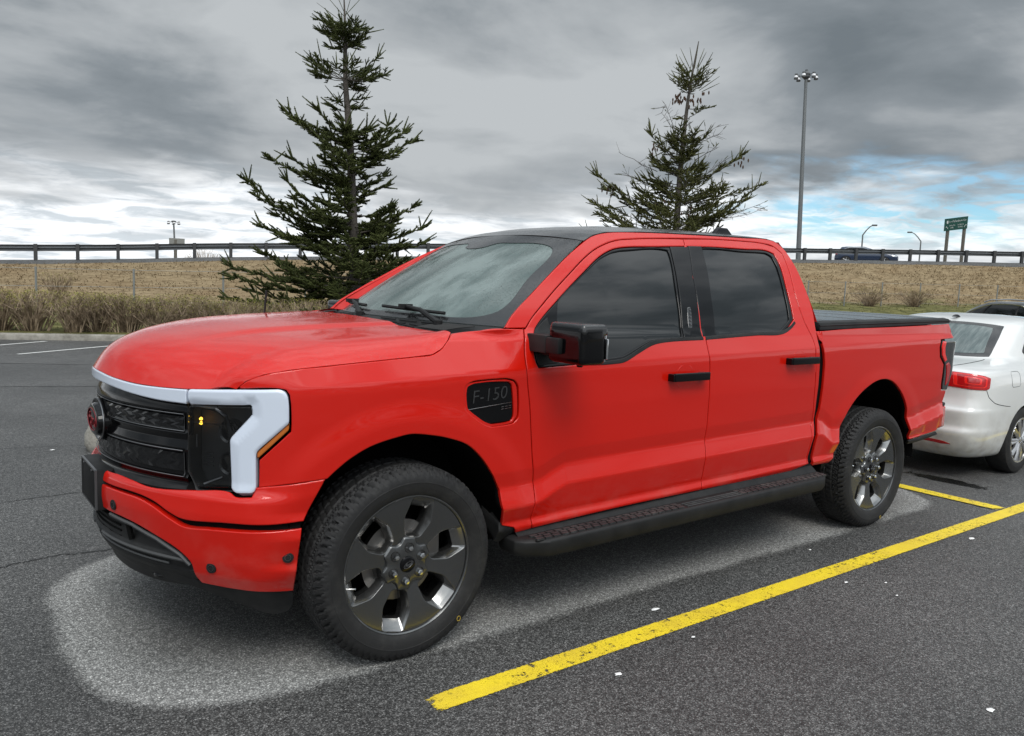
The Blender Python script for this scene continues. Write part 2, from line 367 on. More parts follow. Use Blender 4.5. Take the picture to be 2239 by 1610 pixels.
_T=_cr(_PC); _s=np.concatenate([[0],np.cumsum(np.linalg.norm(np.diff(_T,axis=0),axis=1))])
_s=_s-np.interp(.25,_T[:,0],_s)+.25
_tg=np.gradient(_T,_s,axis=0); _tg/=np.linalg.norm(_tg,axis=1)[:,None]
U0,U1=_s[0],_s[-1]
def plan(u):
    u=np.asarray(u,float); m=np.where(u<U0,-1.,1.); u=np.where(u<U0,2*U0-u,u)
    x=np.interp(u,_s,_T[:,0]);w=np.interp(u,_s,_T[:,1]);tx=np.interp(u,_s,_tg[:,0]);tw=np.interp(u,_s,_tg[:,1])
    l=np.hypot(tx,tw); return x,w*m,-tw/l,tx/l*m      # position and outward normal (x, w)
def sst(a,b,v):
    t=np.clip((v-a)/(b-a),0,1); return t*t*(3-2*t)
def poly(v,keys,vals,soft):
    # broadcasting polyline: keys/vals lists of arrays (or scalars), box-filtered
    v=np.asarray(v,float); K=[np.broadcast_to(np.asarray(k,float),v.shape) for k in keys]; A=[np.broadcast_to(np.asarray(k,float),v.shape) for k in vals]
    acc=0
    offs=np.array([-1,-.6,-.25,.25,.6,1])*soft
    for o in offs:
        q=v+o; r=A[0]+(q-K[0])*0
        for i in range(len(K)-1):
            t=np.clip((q-K[i])/np.maximum(K[i+1]-K[i],1e-6),0,1 if i<len(K)-2 else 3)
            r=r+(A[i+1]-A[i])*t
        acc=acc+r
    return acc/len(offs)
def creaseZ(x): return np.interp(x,[.4,.66,.70,.77,.84,1.0,1.84,2.89,2.965,3.02,3.11,4.14,4.58],[.672,.675,.684,.716,.742,.749,.768,.794,.803,.785,.730,.736,.809])
def bottomZ(x): return .466+.0235*(x-.64)
def shoulderZ(x): return np.interp(x,[-.7,-.45,.5,1.8,2.9,4.6],[1.15,1.17,1.215,1.245,1.27,1.31])
def greenW(x,z):   # half width of the cab above the belt
    d=z-1.36-.022*np.maximum(x-1.2,0); return .942-.40*d-.38*d*d*np.sign(d)*(d>0)
def D(u,z):
    x=plan(u)[0]
    zc=creaseZ(x);zb=bottomZ(x);zs=shoulderZ(x)
    bed=sst(2.9215,2.927,x)*(1-sst(1.425,1.44,z)); fen=1-sst(.38,.64,x)
    side=poly(z,[zb-.08,zb-.005,zb+.016,zb+.048,zc-.085,zc-.004,zc+.012,zc+.08,1.03,zs-.03,zs,1.345,1.40],
                [-.07,-.020,-.010,-.022,.003,-.020,-.023,-.011,-.002,-.001,-.004,-.036+.014*bed-.05*fen,-.058+.03*bed-.117*fen],.006)
    # cab above the belt
    g=greenW(x,z)-1.0
    t=sst(1.345,1.40,z)*(1-bed)*sst(.2,.55,x)
    side=side*(1-t)+t*g
    for xw,zw in ((0,.41),(3.69,.42)):
        r=np.hypot(x-xw,(z-zw)*1.0); side=side+(.012 if xw==0 else .006)*(1-sst(.60,.71,r))*sst(.55,.72,z+np.abs(x-xw)*.2)
    front=poly(z,[.28,.36,.42,.48,.64,.672,.69,.735,.765,.80,1.10,1.19,1.25],[-.05,-.03,0,.015,.036,.036,.034,.030,.006,0,0,0,-.02],.008)
    b=sst(-.40,-.66,u)
    return side*(1-b)+front*b
def S(u,z,off=0.0):
    u=np.asarray(u,float);z=np.asarray(z,float)
    x,w,nx,nw=plan(u); d=D(u,z)+off
    return np.stack([x+nx*d,-(w+nw*d),z],-1)

# outlines of the body panels in metres: (position along the plan curve, height)
O={
'bar_top':[(-0.7069,1.161),(-0.9141,1.145),(-1.05,1.142),(-1.19,1.142),(-1.355,1.151),(-1.514,1.164)],
'bar_bot':[(-0.9144,1.087),(-1.05,1.089),(-1.191,1.098),(-1.394,1.117),(-1.648,1.125)],
'bar_c':[(-0.7069,1.161),(-0.5404,1.168),(-0.5198,1.16),(-0.5093,1.142),(-0.5046,1.107),(-0.5041,1.043),(-0.5098,1.033),(-0.624,0.9249),(-0.6225,0.7827),(-0.635,0.7607),(-0.7012,0.757),(-0.7224,0.7726),(-0.7313,0.9605),(-0.7254,0.9725),(-0.6399,1.066),(-0.6439,1.1),(-0.9144,1.087)],
'amber':[(-0.5033,1.041),(-0.5053,1.012),(-0.6217,0.8965),(-0.624,0.9234)],
'headlight':[(-0.9144,1.085),(-0.6462,1.099),(-0.6414,1.067),(-0.7271,0.9747),(-0.7338,0.9603),(-0.7246,0.7777),(-0.8708,0.763),(-0.9187,0.8247),(-0.9215,1.021)],
'hoodcut':[(-0.7069,1.161),(-0.6683,1.195),(-0.603,1.221),(-0.4986,1.24),(-0.3493,1.254),(-0.1426,1.271),(0.0251,1.283),(0.1088,1.29),(0.1641,1.314),(0.2031,1.346),(0.2438,1.374)],
'fender_top':[(0.2438,1.374),(0.3133,1.381),(0.3981,1.386),(0.4895,1.394),(0.6038,1.395)],
'fdoor_front':[(0.6028,1.393),(0.5846,1.337),(0.5759,1.229),(0.6052,1.023),(0.6344,0.8062),(0.6556,0.6772),(0.6485,0.4944),(0.6539,0.4599)],
'fend_low':[(0.5607,0.452),(0.5443,0.4864),(0.4814,0.5037)],
'farch':[(0.4552,0.6195),(0.4518,0.6754),(0.387,0.7754),(0.3337,0.84),(0.2619,0.8992),(0.1608,0.9378),(0.0713,0.9581),(-0.0138,0.9687),(-0.0687,0.9615),(-0.1895,0.9302),(-0.2582,0.895),(-0.3027,0.864),(-0.3624,0.8114)],
'farch2':[(-0.3628,0.8131),(-0.403,0.7438),(-0.4471,0.6517)],
'joint':[(-0.3628,0.8131),(-0.493,0.7997),(-0.6114,0.7853)],
'charge_out':[(0.2436,1.12),(0.2498,1.159),(0.2894,1.174),(0.4633,1.179),(0.5112,1.167),(0.5311,1.14),(0.5395,1),(0.5118,0.9753),(0.3882,0.9705),(0.3442,0.9875),(0.2538,1.051)],
'charge_in':[(0.2475,1.137),(0.2599,1.158),(0.4788,1.16),(0.4976,1.148),(0.5154,1.005),(0.5037,0.9848),(0.3808,0.9786),(0.3443,0.9943),(0.2573,1.057)],
'fdoor_top':[(0.614,1.397),(0.6546,1.435),(0.745,1.502),(0.8529,1.576),(0.9801,1.655),(1.117,1.736),(1.215,1.785),(1.281,1.811),(1.407,1.847),(1.559,1.866),(1.737,1.88),(1.979,1.895)],
'split':[(1.981,1.893),(1.886,1.673),(1.807,1.349),(1.834,1.341),(1.837,1.25),(1.846,1.171),(1.861,0.9377),(1.865,0.7659),(1.863,0.7246),(1.857,0.6907),(1.858,0.5309),(1.854,0.4899)],
'fdoor_bot':[(1.854,0.4899),(1.213,0.4813),(0.6543,0.4651)],
'fwin_out':[(0.6463,1.221),(0.6349,1.245),(0.6285,1.341),(0.6724,1.397),(0.8507,1.526),(1.081,1.666),(1.248,1.757),(1.353,1.796),(1.437,1.812),(1.701,1.831),(1.962,1.848),(1.871,1.61),(1.811,1.343),(1.652,1.335),(1.484,1.33),(1.407,1.319),(1.294,1.28),(1.186,1.24),(1.107,1.233),(0.9647,1.231)],
'fglass':[(0.7657,1.242),(0.8499,1.519),(1.075,1.655),(1.242,1.745),(1.345,1.782),(1.427,1.798),(1.803,1.821),(1.729,1.606),(1.651,1.35),(1.488,1.346),(1.406,1.338),(1.299,1.301),(1.19,1.261),(1.091,1.253),(0.9583,1.246)],
'rdoor_top':[(1.979,1.895),(2.247,1.908),(2.522,1.914),(2.734,1.912),(2.838,1.897),(2.887,1.854),(2.865,1.752),(2.811,1.582),(2.81,1.443),(2.85,1.313),(2.849,1.244),(2.873,1.127)],
'rdoor_rear':[(2.867,1.117),(2.882,0.9248),(2.902,0.7991),(2.884,0.7847),(2.878,0.7143),(2.87,0.5281)],
'rdoor_bot':[(2.87,0.5281),(2.677,0.4954),(2.219,0.4912),(1.855,0.4898)],
'rwin_out':[(1.97,1.848),(2.205,1.858),(2.532,1.863),(2.734,1.865),(2.792,1.849),(2.795,1.786),(2.749,1.633),(2.705,1.442),(2.623,1.396),(2.534,1.367),(2.281,1.36),(1.822,1.341),(1.879,1.602)],
'rglass':[(2.078,1.842),(2.521,1.85),(2.722,1.852),(2.764,1.834),(2.764,1.775),(2.72,1.624),(2.668,1.442),(2.542,1.379),(2.289,1.372),(1.927,1.359),(1.979,1.565)],
'cab_out':[(1.17,1.827),(1.252,1.862),(1.36,1.887),(1.646,1.909),(2.135,1.926),(2.545,1.938),(2.782,1.946),(2.903,1.947),(2.981,1.933),(2.998,1.873),(2.968,1.775),(2.927,1.585),(2.886,1.443),(2.898,1.391),(2.89,1.269),(2.9,1.18)],
'cab_rear':[(2.906,1.176),(2.911,1.055),(2.913,0.8922),(2.922,0.7879),(2.903,0.7123),(2.88,0.5268)],
'apillar_wind':[(0.5538,1.457),(0.6947,1.552),(0.8995,1.68),(1.032,1.757),(1.17,1.827)],
'bed_front':[(2.903,1.373),(2.937,1.255),(2.959,1.174),(2.963,1.073),(2.955,0.7955),(2.937,0.7094),(2.935,0.5084)],
'bed_arch':[(3.131,0.5084),(3.16,0.5464),(3.202,0.6864),(3.251,0.798),(3.339,0.8993),(3.458,0.9786),(3.63,1.036),(3.778,1.029),(3.927,0.9548),(4.05,0.833),(4.105,0.7015),(4.151,0.5776)],
'bump_up3':[(-0.4471,0.6496),(-0.561,0.6468),(-0.7419,0.6468)],
'sensor':[(-1.319,0.6294),(-0.8052,0.4549),(-0.5053,0.5126)],
}

# ------------------------------------------------------------------ setting: parking lot, kerb, bank, road
def asphalt(name,stain=False,base=(.052,.053,.054)):
    m=mat(name,base,.5); t,b=rig(m); p=ocoord(t)
    big=t.noise(p,.55,4,.55); mid=t.noise(p,3.5,5,.6); fine=t.noise(p,120,4,.8); gr2=t.noise(p,38,5,.75); grit=t.n('ShaderNodeTexVoronoi',feature='F1'); t.l(p,grit.inputs['Vector']); grit.inputs['Scale'].default_value=120
    stone=t.n('ShaderNodeTexVoronoi',feature='F1'); t.l(p,stone.inputs['Vector']); stone.inputs['Scale'].default_value=145
    sepc=t.n('ShaderNodeSeparateColor'); t.l(stone.outputs['Color'],sepc.inputs[0])
    c=t.mix(t.mr(big,.35,.65),(.098,.097,.094),(.165,.163,.158)); c=t.mix(t.math('MULTIPLY',t.mr(mid,.35,.7),.5),c,(.135,.135,.133))
    c=t.mix(t.mr(fine,.30,.72),t.mix(.6,c,(.006,.006,.006)),c)
    cell=t.math('MULTIPLY',t.math('ADD',.58,t.math('MULTIPLY',t.math('POWER',sepc.outputs[1],1.8),1.5)),t.mr(stone.outputs['Distance'],.75,.25,.35,1.0)); cellc=t.n('ShaderNodeCombineColor'); [t.l(cell,s_) for s_ in cellc.inputs]
    c=t.mix(1.0,c,t.ramp(gr2,(.33,.45),(.5,.95),(.66,1.6)),'MULTIPLY'); c=t.mix(1.0,c,cellc.outputs[0],'MULTIPLY')
    bright=t.math('MULTIPLY',t.math('GREATER_THAN',sepc.outputs[0],.86),t.mr(stone.outputs['Distance'],.42,.25)); c=t.mix(t.math('MULTIPLY',bright,.45),c,(.36,.36,.35))
    rough=t.math('ADD',.40,t.math('MULTIPLY',mid,.25))
    if stain:
        off=t.vmath('SUBTRACT',p,(1.93,0,0)); ab=t.vmath('ABSOLUTE',off); q=t.vmath('SUBTRACT',ab,(3.10-.62,.985-.62,0)); q=t.vmath('MULTIPLY',q,(1,1,0)); q=t.vmath('MAXIMUM',q,(0,0,0))
        d=t.math('SUBTRACT',t.vmath('LENGTH',q),.62)
        d=t.math('ADD',d,t.math('MULTIPLY',t.math('SUBTRACT',t.noise(p,1.6,3),.5),.16)); d=t.math('ADD',d,t.math('MULTIPLY',t.math('SUBTRACT',t.noise(p,55,3,.7),.5),.10))
        dry=t.mr(d,.025,-.05); deep=t.mr(d,-.03,-.60)
        dc=t.mix(deep,(.40,.40,.386),(.15,.15,.146)); dc=t.mix(1.0,dc,t.ramp(gr2,(.33,.55),(.5,1.0),(.66,1.4)),'MULTIPLY'); dc=t.mix(.75,dc,cellc.outputs[0],'MULTIPLY'); dc=t.mix(t.math('MULTIPLY',t.mr(fine,.62,.30),.8),dc,(.03,.03,.03)); dc=t.mix(t.math('MULTIPLY',bright,.5),dc,(.5,.5,.48))  # dry patch darkens inward: shade under the truck put into the colour
        patch=t.math('MULTIPLY',t.mr(t.noise(p,1.1,3),.45,.62),1.0); dry=t.math('MULTIPLY',dry,t.mr(t.noise(p,.9,2),.30,.46,.35,1))
        c=t.mix(dry,c,dc); rough=t.math('ADD',rough,t.math('MULTIPLY',dry,.35))
        # oily puddle behind the tailgate
        oc=t.vmath('SUBTRACT',p,(5.68,-.60,0)); mpo=t.n('ShaderNodeMapping'); t.l(oc,mpo.inputs[0]); mpo.inputs['Rotation'].default_value=(0,0,R(4)); mpo.inputs['Scale'].default_value=(9,2.6,1)
        od=t.math('ADD',t.vmath('LENGTH',mpo.outputs[0]),t.math('MULTIPLY',t.math('SUBTRACT',t.noise(p,7,4),.5),1.6)); oil=t.mr(od,1.0,.8); c=t.mix(oil,c,(.006,.006,.006)); rough=t.math('SUBTRACT',rough,t.math('MULTIPLY',oil,.3))
    t.l(c,b.inputs['Base Color']); t.inp(b.inputs['Roughness'],rough)
    h=t.math('ADD',t.math('MULTIPLY',fine,.6),t.math('MULTIPLY',t.mr(grit.outputs['Distance'],0,.6,1,0),.6)); t.l(t.bump(h,.75,.007),b.inputs['Normal']); return m
def strip(pts,n,closed=False):
    """resample a 3-D polyline smoothly"""
    P=_cr3(pts); s=np.concatenate([[0],np.cumsum(np.linalg.norm(np.diff(P,axis=0),axis=1))]); q=np.linspace(0,s[-1],n); return np.stack([np.interp(q,s,P[:,i]) for i in range(3)],-1)
def _cr3(P,n=16):
    P=np.array(P,float);Q=np.vstack([2*P[0]-P[1],P,2*P[-1]-P[-2]]);out=[]
    for i in range(len(P)-1):
        a,b_,c,d=Q[i:i+4]
        for t in np.linspace(0,1,n,endpoint=False): out.append(.5*((2*b_)+(c-a)*t+(2*a-5*b_+4*c-d)*t*t+(3*b_-a-3*c+d)*t**3))
    out.append(P[-1]); return np.array(out)
KERB=[(-14.2, 21.25, 0.12), (-0.29, 16.07, 0.12), (4.8, 14.15, 0.12), (11.8, 11.45, 0.12), (19.8, 8.45, 0.12), (31.8, 3.85, 0.12), (51.8, -3.75, 0.12),(82,-14.5,.12)]
TOE=[(-16,29.5,.12),(.66,26.1,.28),(8,24.6,.42),(18,22.6,.65),(30,20.6,.95),(43,18.2,1.2),(62,10,1.5),(100,-12,1.9)]
CREST=[(-18,47.2,.75),(3.27,43.95,1.66),(13.73,41.68,2.32),(28,37.3,3.05),(48.6,29,3.86),(59.75,20.5,4.18),(78,5,4.5),(112,-30,4.8)]
NL=330; KP,TP,CP=strip(KERB,NL),strip(TOE,NL),strip(CREST,NL)
V=[(-90,-60,0),(110,-60,0),(110,60,0),(-90,60,0)]
tag(raw('parking_lot',V,[(0,1,2,3)],asphalt('wet_asphalt',True),smooth=False),kind='structure')
gm_=mat('far_ground_soil',(.16,.13,.08),.95)
tag(raw('ground',[(-3000,-3000,-.25),(3000,-3000,-.25),(3000,3000,-.25),(-3000,3000,-.25)],[(0,1,2,3)],gm_,smooth=False),kind='structure')
# worn yellow paint
ym=mat('worn_yellow_paint',(.74,.56,.03),.5); t,b=rig(ym); p=ocoord(t)
chip=t.math('MAXIMUM',t.mr(t.noise(p,26,6,.75),.555,.62),t.math('MULTIPLY',t.mr(t.noise(p,140,3,.7),.58,.66),.8)); chip=t.math('MULTIPLY',chip,t.mr(t.noise(p,1.8,3),.34,.58))
uvn=t.n('ShaderNodeAttribute',attribute_name='edge'); ed=t.math('ADD',uvn.outputs['Fac'],t.math('MULTIPLY',t.math('SUBTRACT',t.noise(p,60,4,.8),.5),.55)); ed=t.mr(ed,.88,1.0)
t.l(t.mix(t.mr(t.noise(p,5,5),.3,.75),(.80,.61,.025),(.66,.48,.035)),b.inputs['Base Color']); t.l(t.bump(t.noise(p,120,3),.5,.004),b.inputs['Normal'])
tb=t.n('ShaderNodeBsdfTransparent'); mx=t.n('ShaderNodeMixShader'); t.inp(mx.inputs[0],t.math('MAXIMUM',chip,ed)); t.l(b.outputs[0],mx.inputs[1]); t.l(tb.outputs[0],mx.inputs[2]); t.l(mx.outputs[0],ym.node_tree.nodes['Material Output'].inputs[0])
wm=mat('faded_white_paint',(.55,.55,.53),.6)
def line(name,a,b_,wd,m,z=.004):
    a=np.array(a,float);b_=np.array(b_,float);d=b_-a;L=np.linalg.norm(d);d/=L;n=np.array([-d[1],d[0]]);k=max(2,int(L/.1));V=[];E=[]
    offs=[-1,-.75,0,.75,1]
    for i in range(k+1):
        for o_ in offs: q=a+d*L*i/k+n*wd/2*o_; V.append((q[0],q[1],z)); E.append(1.0 if (abs(o_)==1 or i in(0,k)) else .72 if abs(o_)==.75 else 0)
    F=[(i*5+j,(i+1)*5+j,(i+1)*5+j+1,i*5+j+1) for i in range(k) for j in range(4)]
    ob=raw(name,V,F,m,smooth=False); at_=ob.data.attributes.new('edge','FLOAT','POINT'); at_.data.foreach_set('value',E); return tag(ob,kind='structure')
line('parking_line',(-.112,-1.362),(14,-1.362),.118,ym); line('parking_line',(5.065,-1.30),(5.065,2.6),.14,ym,.008)
for a,b_ in (((-.7,14.1),(.62,15.25)),((-.13,12.6),(1.75,14.07)),((-3.5,16.2),(-2.2,17.3))): line('parking_line',a,b_,.09,wm)
# tar seams and cracks
tarm=mat('tar_seam',(.008,.008,.008),.6)
def crack(pts,wd,seed):
    rng=random.Random(seed); P=_cr3([(x,y,.003) for x,y in pts],10); V=[];
    for i,q in enumerate(P):
        d=P[min(i+1,len(P)-1)]-P[max(i-1,0)];d/=np.linalg.norm(d);n=np.array([-d[1],d[0],0]);j=rng.uniform(-.012,.012);w_=wd*rng.uniform(.4,1.2)
        V+=[q+n*(j+w_/2),q+n*(j-w_/2)]
    tag(raw('asphalt_crack',V,[(2*i,2*i+1,2*i+3,2*i+2) for i in range(len(P)-1)],tarm,smooth=False),kind='structure')
crack([(-2.2,.62),(-1.7,.84),(-1.297,1.04),(-1.168,1.08),(-1.014,1.10),(-.789,1.07),(-.3,1.2)],.014,1); crack([(-2.2,2.3),(-1.19,2.40),(-1.03,2.413),(-.72,2.44),(-.2,2.5)],.010,2)
crack([(-5,9.9),(-.73,8.33),(.22,7.98),(4,6.6)],.035,3); crack([(-5,13.0),(-.51,11.17),(.64,10.6),(5,8.9)],.035,4); crack([(-5,5.2),(-.9,4.2),(.3,4.0)],.008,5)
# pale litter and paint flakes on the asphalt
lm_=mat('white_scrap',(.75,.75,.74),.7)
for i,(x,y,r) in enumerate([(1.299,-1.193,.020),(.668,-1.576,.017),(1.213,-1.51,.009),(2.511,-1.508,.013),(2.838,-1.073,.008),(4.046,-1.519,.024),(2.571,-1.767,.008),(1.71,-2.586,.02),(-.682,3.994,.02),(2.706,-1.634,.01)]):
    rng=random.Random(i); r*=.75; n=9; V=[(x,y,.009)]+[(x+r*1.7*rng.uniform(.6,1.2)*math.cos(2*math.pi*k/n),y+r*rng.uniform(.6,1.2)*math.sin(2*math.pi*k/n),.0045) for k in range(n)]
    tag(raw('paper_scrap',V,[(0,1+k,1+(k+1)%n) for k in range(n)],lm_,smooth=False),['largest white scrap on the wet asphalt beside the front of the yellow line','torn pale scrap on asphalt below the yellow line opposite the running board','tiny white fleck just below the middle of the yellow line','small white scrap below the yellow line opposite the rear door','tiny white fleck between the yellow line and the running board','white scrap below the yellow line opposite the rear wheel','tiny white fleck well below the yellow line','pale scrap near the bottom right corner of the asphalt','white fleck on the asphalt left of the truck nose','white fleck close under the yellow line opposite the rear door'][i],'litter','pale scraps lying on the asphalt')
# kerb
km=mat('kerb_concrete',(.27,.255,.225),.9); t,b=rig(km); p=ocoord(t); t.l(t.mix(t.mr(t.noise(p,2.5,6,.7),.35,.7),(.30,.285,.25),(.13,.12,.10)),b.inputs['Base Color']); t.l(t.bump(t.noise(p,30,5),.5,.02),b.inputs['Normal'])
d=np.gradient(KP,axis=0);d/=np.linalg.norm(d,axis=1)[:,None];nk=np.stack([-d[:,1],d[:,0],0*d[:,0]],-1)   # towards the bank
prof=[(-.17,-.02),(-.165,.10),(-.14,.13),(.0,.135),(.02,.10),(.02,-.02)]
V=[];
for i in range(NL):
    for a_,z_ in prof: q=KP[i]+nk[i]*a_; V.append((q[0],q[1],z_))
tag(raw('kerb',V,[(i*6+k,(i+1)*6+k,(i+1)*6+k+1,i*6+k+1) for i in range(NL-1) for k in range(5)],km),kind='structure')
# bank
def vnoise(x,y,seed=0):
    v=0
    for k,(f,a) in enumerate(((.21,1),(.53,.5),(1.3,.28),(2.9,.14))):
        v=v+a*np.sin(x*f*2.1+seed+k*1.7+1.3*np.sin(y*f*1.7+k))*np.cos(y*f*2.3-seed+k*.9+1.1*np.sin(x*f*1.3))
    return v
rows=[];lab=[]
for s_ in np.linspace(0,1,12): rows.append(KP+(TP-KP)*s_+np.array([0,0,1.])*(.05*vnoise(KP[:,0],KP[:,1]+s_*9)*math.sin(math.pi*s_))[:,None]); lab.append(s_)
for s_ in np.linspace(0,1,30)[1:]:
    q=TP+(CP-TP)*s_; z=TP[:,2]+(CP[:,2]-TP[:,2])*(.5-.5*math.cos(math.pi*min(1,s_*1.04)))*.45+(CP[:,2]-TP[:,2])*s_*.55; q=q.copy(); q[:,2]=z-.32*float(sst(.90,1.0,s_))+.09*vnoise(q[:,0],q[:,1],3)*math.sin(math.pi*s_); rows.append(q); lab.append(1+s_)
G_=np.array(rows); nr=len(rows)
gmat=mat('dry_grass_bank',(.25,.18,.10),.95,spec=.1); t,b=rig(gmat); p=ocoord(t)
at_=t.n('ShaderNodeAttribute',attribute_name='bank').outputs['Fac']
sm=t.n('ShaderNodeMapping'); t.l(p,sm.inputs[0]); sm.inputs['Scale'].default_value=(.55,.9,2.6)
straw=t.mix(t.mr(t.noise(sm.outputs[0],2.2,8,.72,.6),.30,.72),(.15,.108,.060),(.33,.255,.155)); straw=t.mix(t.math('MULTIPLY',t.mr(t.noise(p,.45,4),.45,.7),.55),straw,(.20,.135,.072))
green=t.mix(t.mr(t.noise(p,1.6,7,.7),.3,.7),(.05,.055,.018),(.20,.185,.075)); gk=t.math('ADD',at_,t.math('MULTIPLY',t.math('SUBTRACT',t.noise(p,.5,5,.65),.5),.9)); gk=t.mr(gk,1.16,.93)
t.l(t.mix(gk,straw,green),b.inputs['Base Color']); t.l(t.bump(t.noise(sm.outputs[0],3.0,8,.75,.5),.6,.18),b.inputs['Normal'])
ob=raw('grass_bank',G_.reshape(-1,3),[(j*NL+i,j*NL+i+1,(j+1)*NL+i+1,(j+1)*NL+i) for j in range(nr-1) for i in range(NL-1)],gmat); tag(ob,kind='structure')
a_=ob.data.attributes.new('bank','FLOAT','POINT'); a_.data.foreach_set('value',np.repeat(lab,NL).astype(float))
# road on top of the bank
dC_=np.gradient(CP,axis=0);dC_/=np.linalg.norm(dC_,axis=1)[:,None];nC=np.stack([-dC_[:,1],dC_[:,0],0*dC_[:,0]],-1)
rp=[(-1.6,-.75),(-.75,-.22),(-.3,.06),(.2,.12),(1.0,.13),(13,.10),(15,-.4),(45,-4)]
V=[CP[i]+nC[i]*a_+np.array([0,0,z_]) for i in range(NL) for a_,z_ in rp]; n=len(rp)
tag(raw('road',V,[(i*n+k,(i+1)*n+k,(i+1)*n+k+1,i*n+k+1) for i in range(NL-1) for k in range(n-1)],asphalt('road_asphalt'),smooth=False),kind='structure')
# tussocks of dead grass on the bank
rng=np.random.default_rng(4); N=60000
ii=rng.uniform(8,NL-110,N);jj=np.where(rng.uniform(size=N)<.25,rng.uniform(2,12,N),rng.uniform(11,nr-2.2,N)); clump=vnoise(ii*.9,jj*2.1,7); keep=clump+rng.normal(0,.7,N)>-.5; ii,jj=ii[keep],jj[keep]
i0,j0=ii.astype(int),jj.astype(int);fi,fj=(ii-i0)[:,None],(jj-j0)[:,None]
Pg=(G_[j0,i0]*(1-fi)+G_[j0,i0+1]*fi)*(1-fj)+(G_[j0+1,i0]*(1-fi)+G_[j0+1,i0+1]*fi)*fj
n=len(Pg); dn=-nC[i0]; ang=rng.normal(0,1.0,n); ca,sa=np.cos(ang)[:,None],np.sin(ang)[:,None]; dr=np.concatenate([dn[:,:1]*ca-dn[:,1:2]*sa,dn[:,:1]*sa+dn[:,1:2]*ca,0*ca],1)
Lb=(rng.uniform(.18,.46,n)*np.where(jj<12,.8,1))[:,None]; up=rng.uniform(.03,.34,n)[:,None]; wv=np.stack([-dr[:,1],dr[:,0],0*dr[:,0]],-1)*rng.uniform(.008,.020,n)[:,None]
A=Pg-np.array([0,0,.03]); B_=Pg+dr*Lb*.35+np.array([0,0,1.])*Lb*up*.55; Cc=Pg+dr*Lb*.95+np.array([0,0,1.])*Lb*up*.42
V=np.stack([A-wv,A+wv,B_+wv*.8,B_-wv*.8,Cc],1).reshape(-1,3); F=[]
for k in range(n): F+=[(5*k,5*k+1,5*k+2,5*k+3),(5*k+3,5*k+2,5*k+4)]
gm2=mat('dead_grass_blades',(.3,.22,.12),.9,spec=.1); t,b=rig(gm2); p=ocoord(t); a2=t.n('ShaderNodeAttribute',attribute_name='bank').outputs['Fac']
gk=t.mr(t.math('ADD',a2,t.math('MULTIPLY',t.math('SUBTRACT',t.noise(p,.5,5,.65),.5),.9)),1.16,.93)
t.l(t.mix(gk,t.mix(t.mr(t.noise(p,7,3),.3,.7),(.20,.15,.088),(.43,.34,.215)),t.mix(t.mr(t.noise(p,5,3),.3,.7),(.09,.095,.03),(.26,.24,.09))),b.inputs['Base Color'])
ob=raw('dry_grass',V,F,gm2,smooth=False); tag(ob,kind='stuff'); lb=np.interp(jj,np.arange(nr),lab); a_=ob.data.attributes.new('bank','FLOAT','POINT'); a_.data.foreach_set('value',np.repeat(lb,5))

# ------------------------------------------------------------------ the red pick-up (nose towards -X, driver's side towards -Y)
truck=empty('pickup_truck'); tag(truck,'shiny red crew cab pick-up truck with black roof and white light bar across its nose','pickup truck')
def both(name,outline,m,parent=None,parents=None,**k):
    """left panel and its mirror image on the right"""
    P=parents or (parent or truck,)*2
    return [panel(name,outline,S,m,P[i],mir=bool(i),**k) for i in (0,1)]
def rev(L): return list(reversed(L))
def sym(L): return list(L)+[(2*U0-u,z) for u,z in reversed(L)]
o=O
# dark inner skin behind the gaps, plus floor and wheel housings
inner=[(-.50,.40),(-.50,1.12),(-.35,1.235),(-.1,1.25),(.2,1.30),(.62,1.37),(1.15,1.79),(1.4,1.85),(2.6,1.88),(2.86,1.85),(2.9,1.5),(2.93,1.35),(4.6,1.36),(4.62,.62),(4.18,.62)]+rev(o['bed_arch'])+[(2.9,.50),(.56,.47),(.50,.50)]+o['farch']+o['farch2']
und=[panel('inner_skin',inner,S,M['void'],truck,step=.06,th=.02,off=-.022,mir=q) for q in (False,True)]
b=MB(); b.box((1.87,0,.44),(2.35,.66,.12)); b.box((-.52,0,.50),(.2,.50,.13)); b.box((4.42,0,.58),(.25,.66,.12)); b.box((1.75,0,.50),(1.1,.90,.06))
for x in (0,3.69):
    b.box((x,0,.41),(.07,.75,.07)); b.tube([(x,-.7,.41),(x,.7,.41)],.07,10)
b.build('underbody',M['void'],truck)
for q in (1,-1):
    for x,zc,r in ((0,.42,.545),(3.66,.46,.60)):
        V=[];F=[]
        for k in range(25):
            t=math.pi*k/24*1.03-.045
            for y in (.55,float(plan(x+r*math.cos(t)+(0 if x else -.03))[1])-.035): V.append((x+r*math.cos(t),q*y,zc+r*math.sin(t)))
        for k in range(24): F.append((2*k,2*k+1,2*k+3,2*k+2))
        raw('wheel_housing',V,F,M['void'],truck)
        MB().prism([(r*math.cos(math.pi*k/20),r*math.sin(math.pi*k/20)) for k in range(21)],(x,q*.55,zc),(1,0,0),(0,0,1),(0,q,0),.01).build('wheel_housing',M['void'],truck)
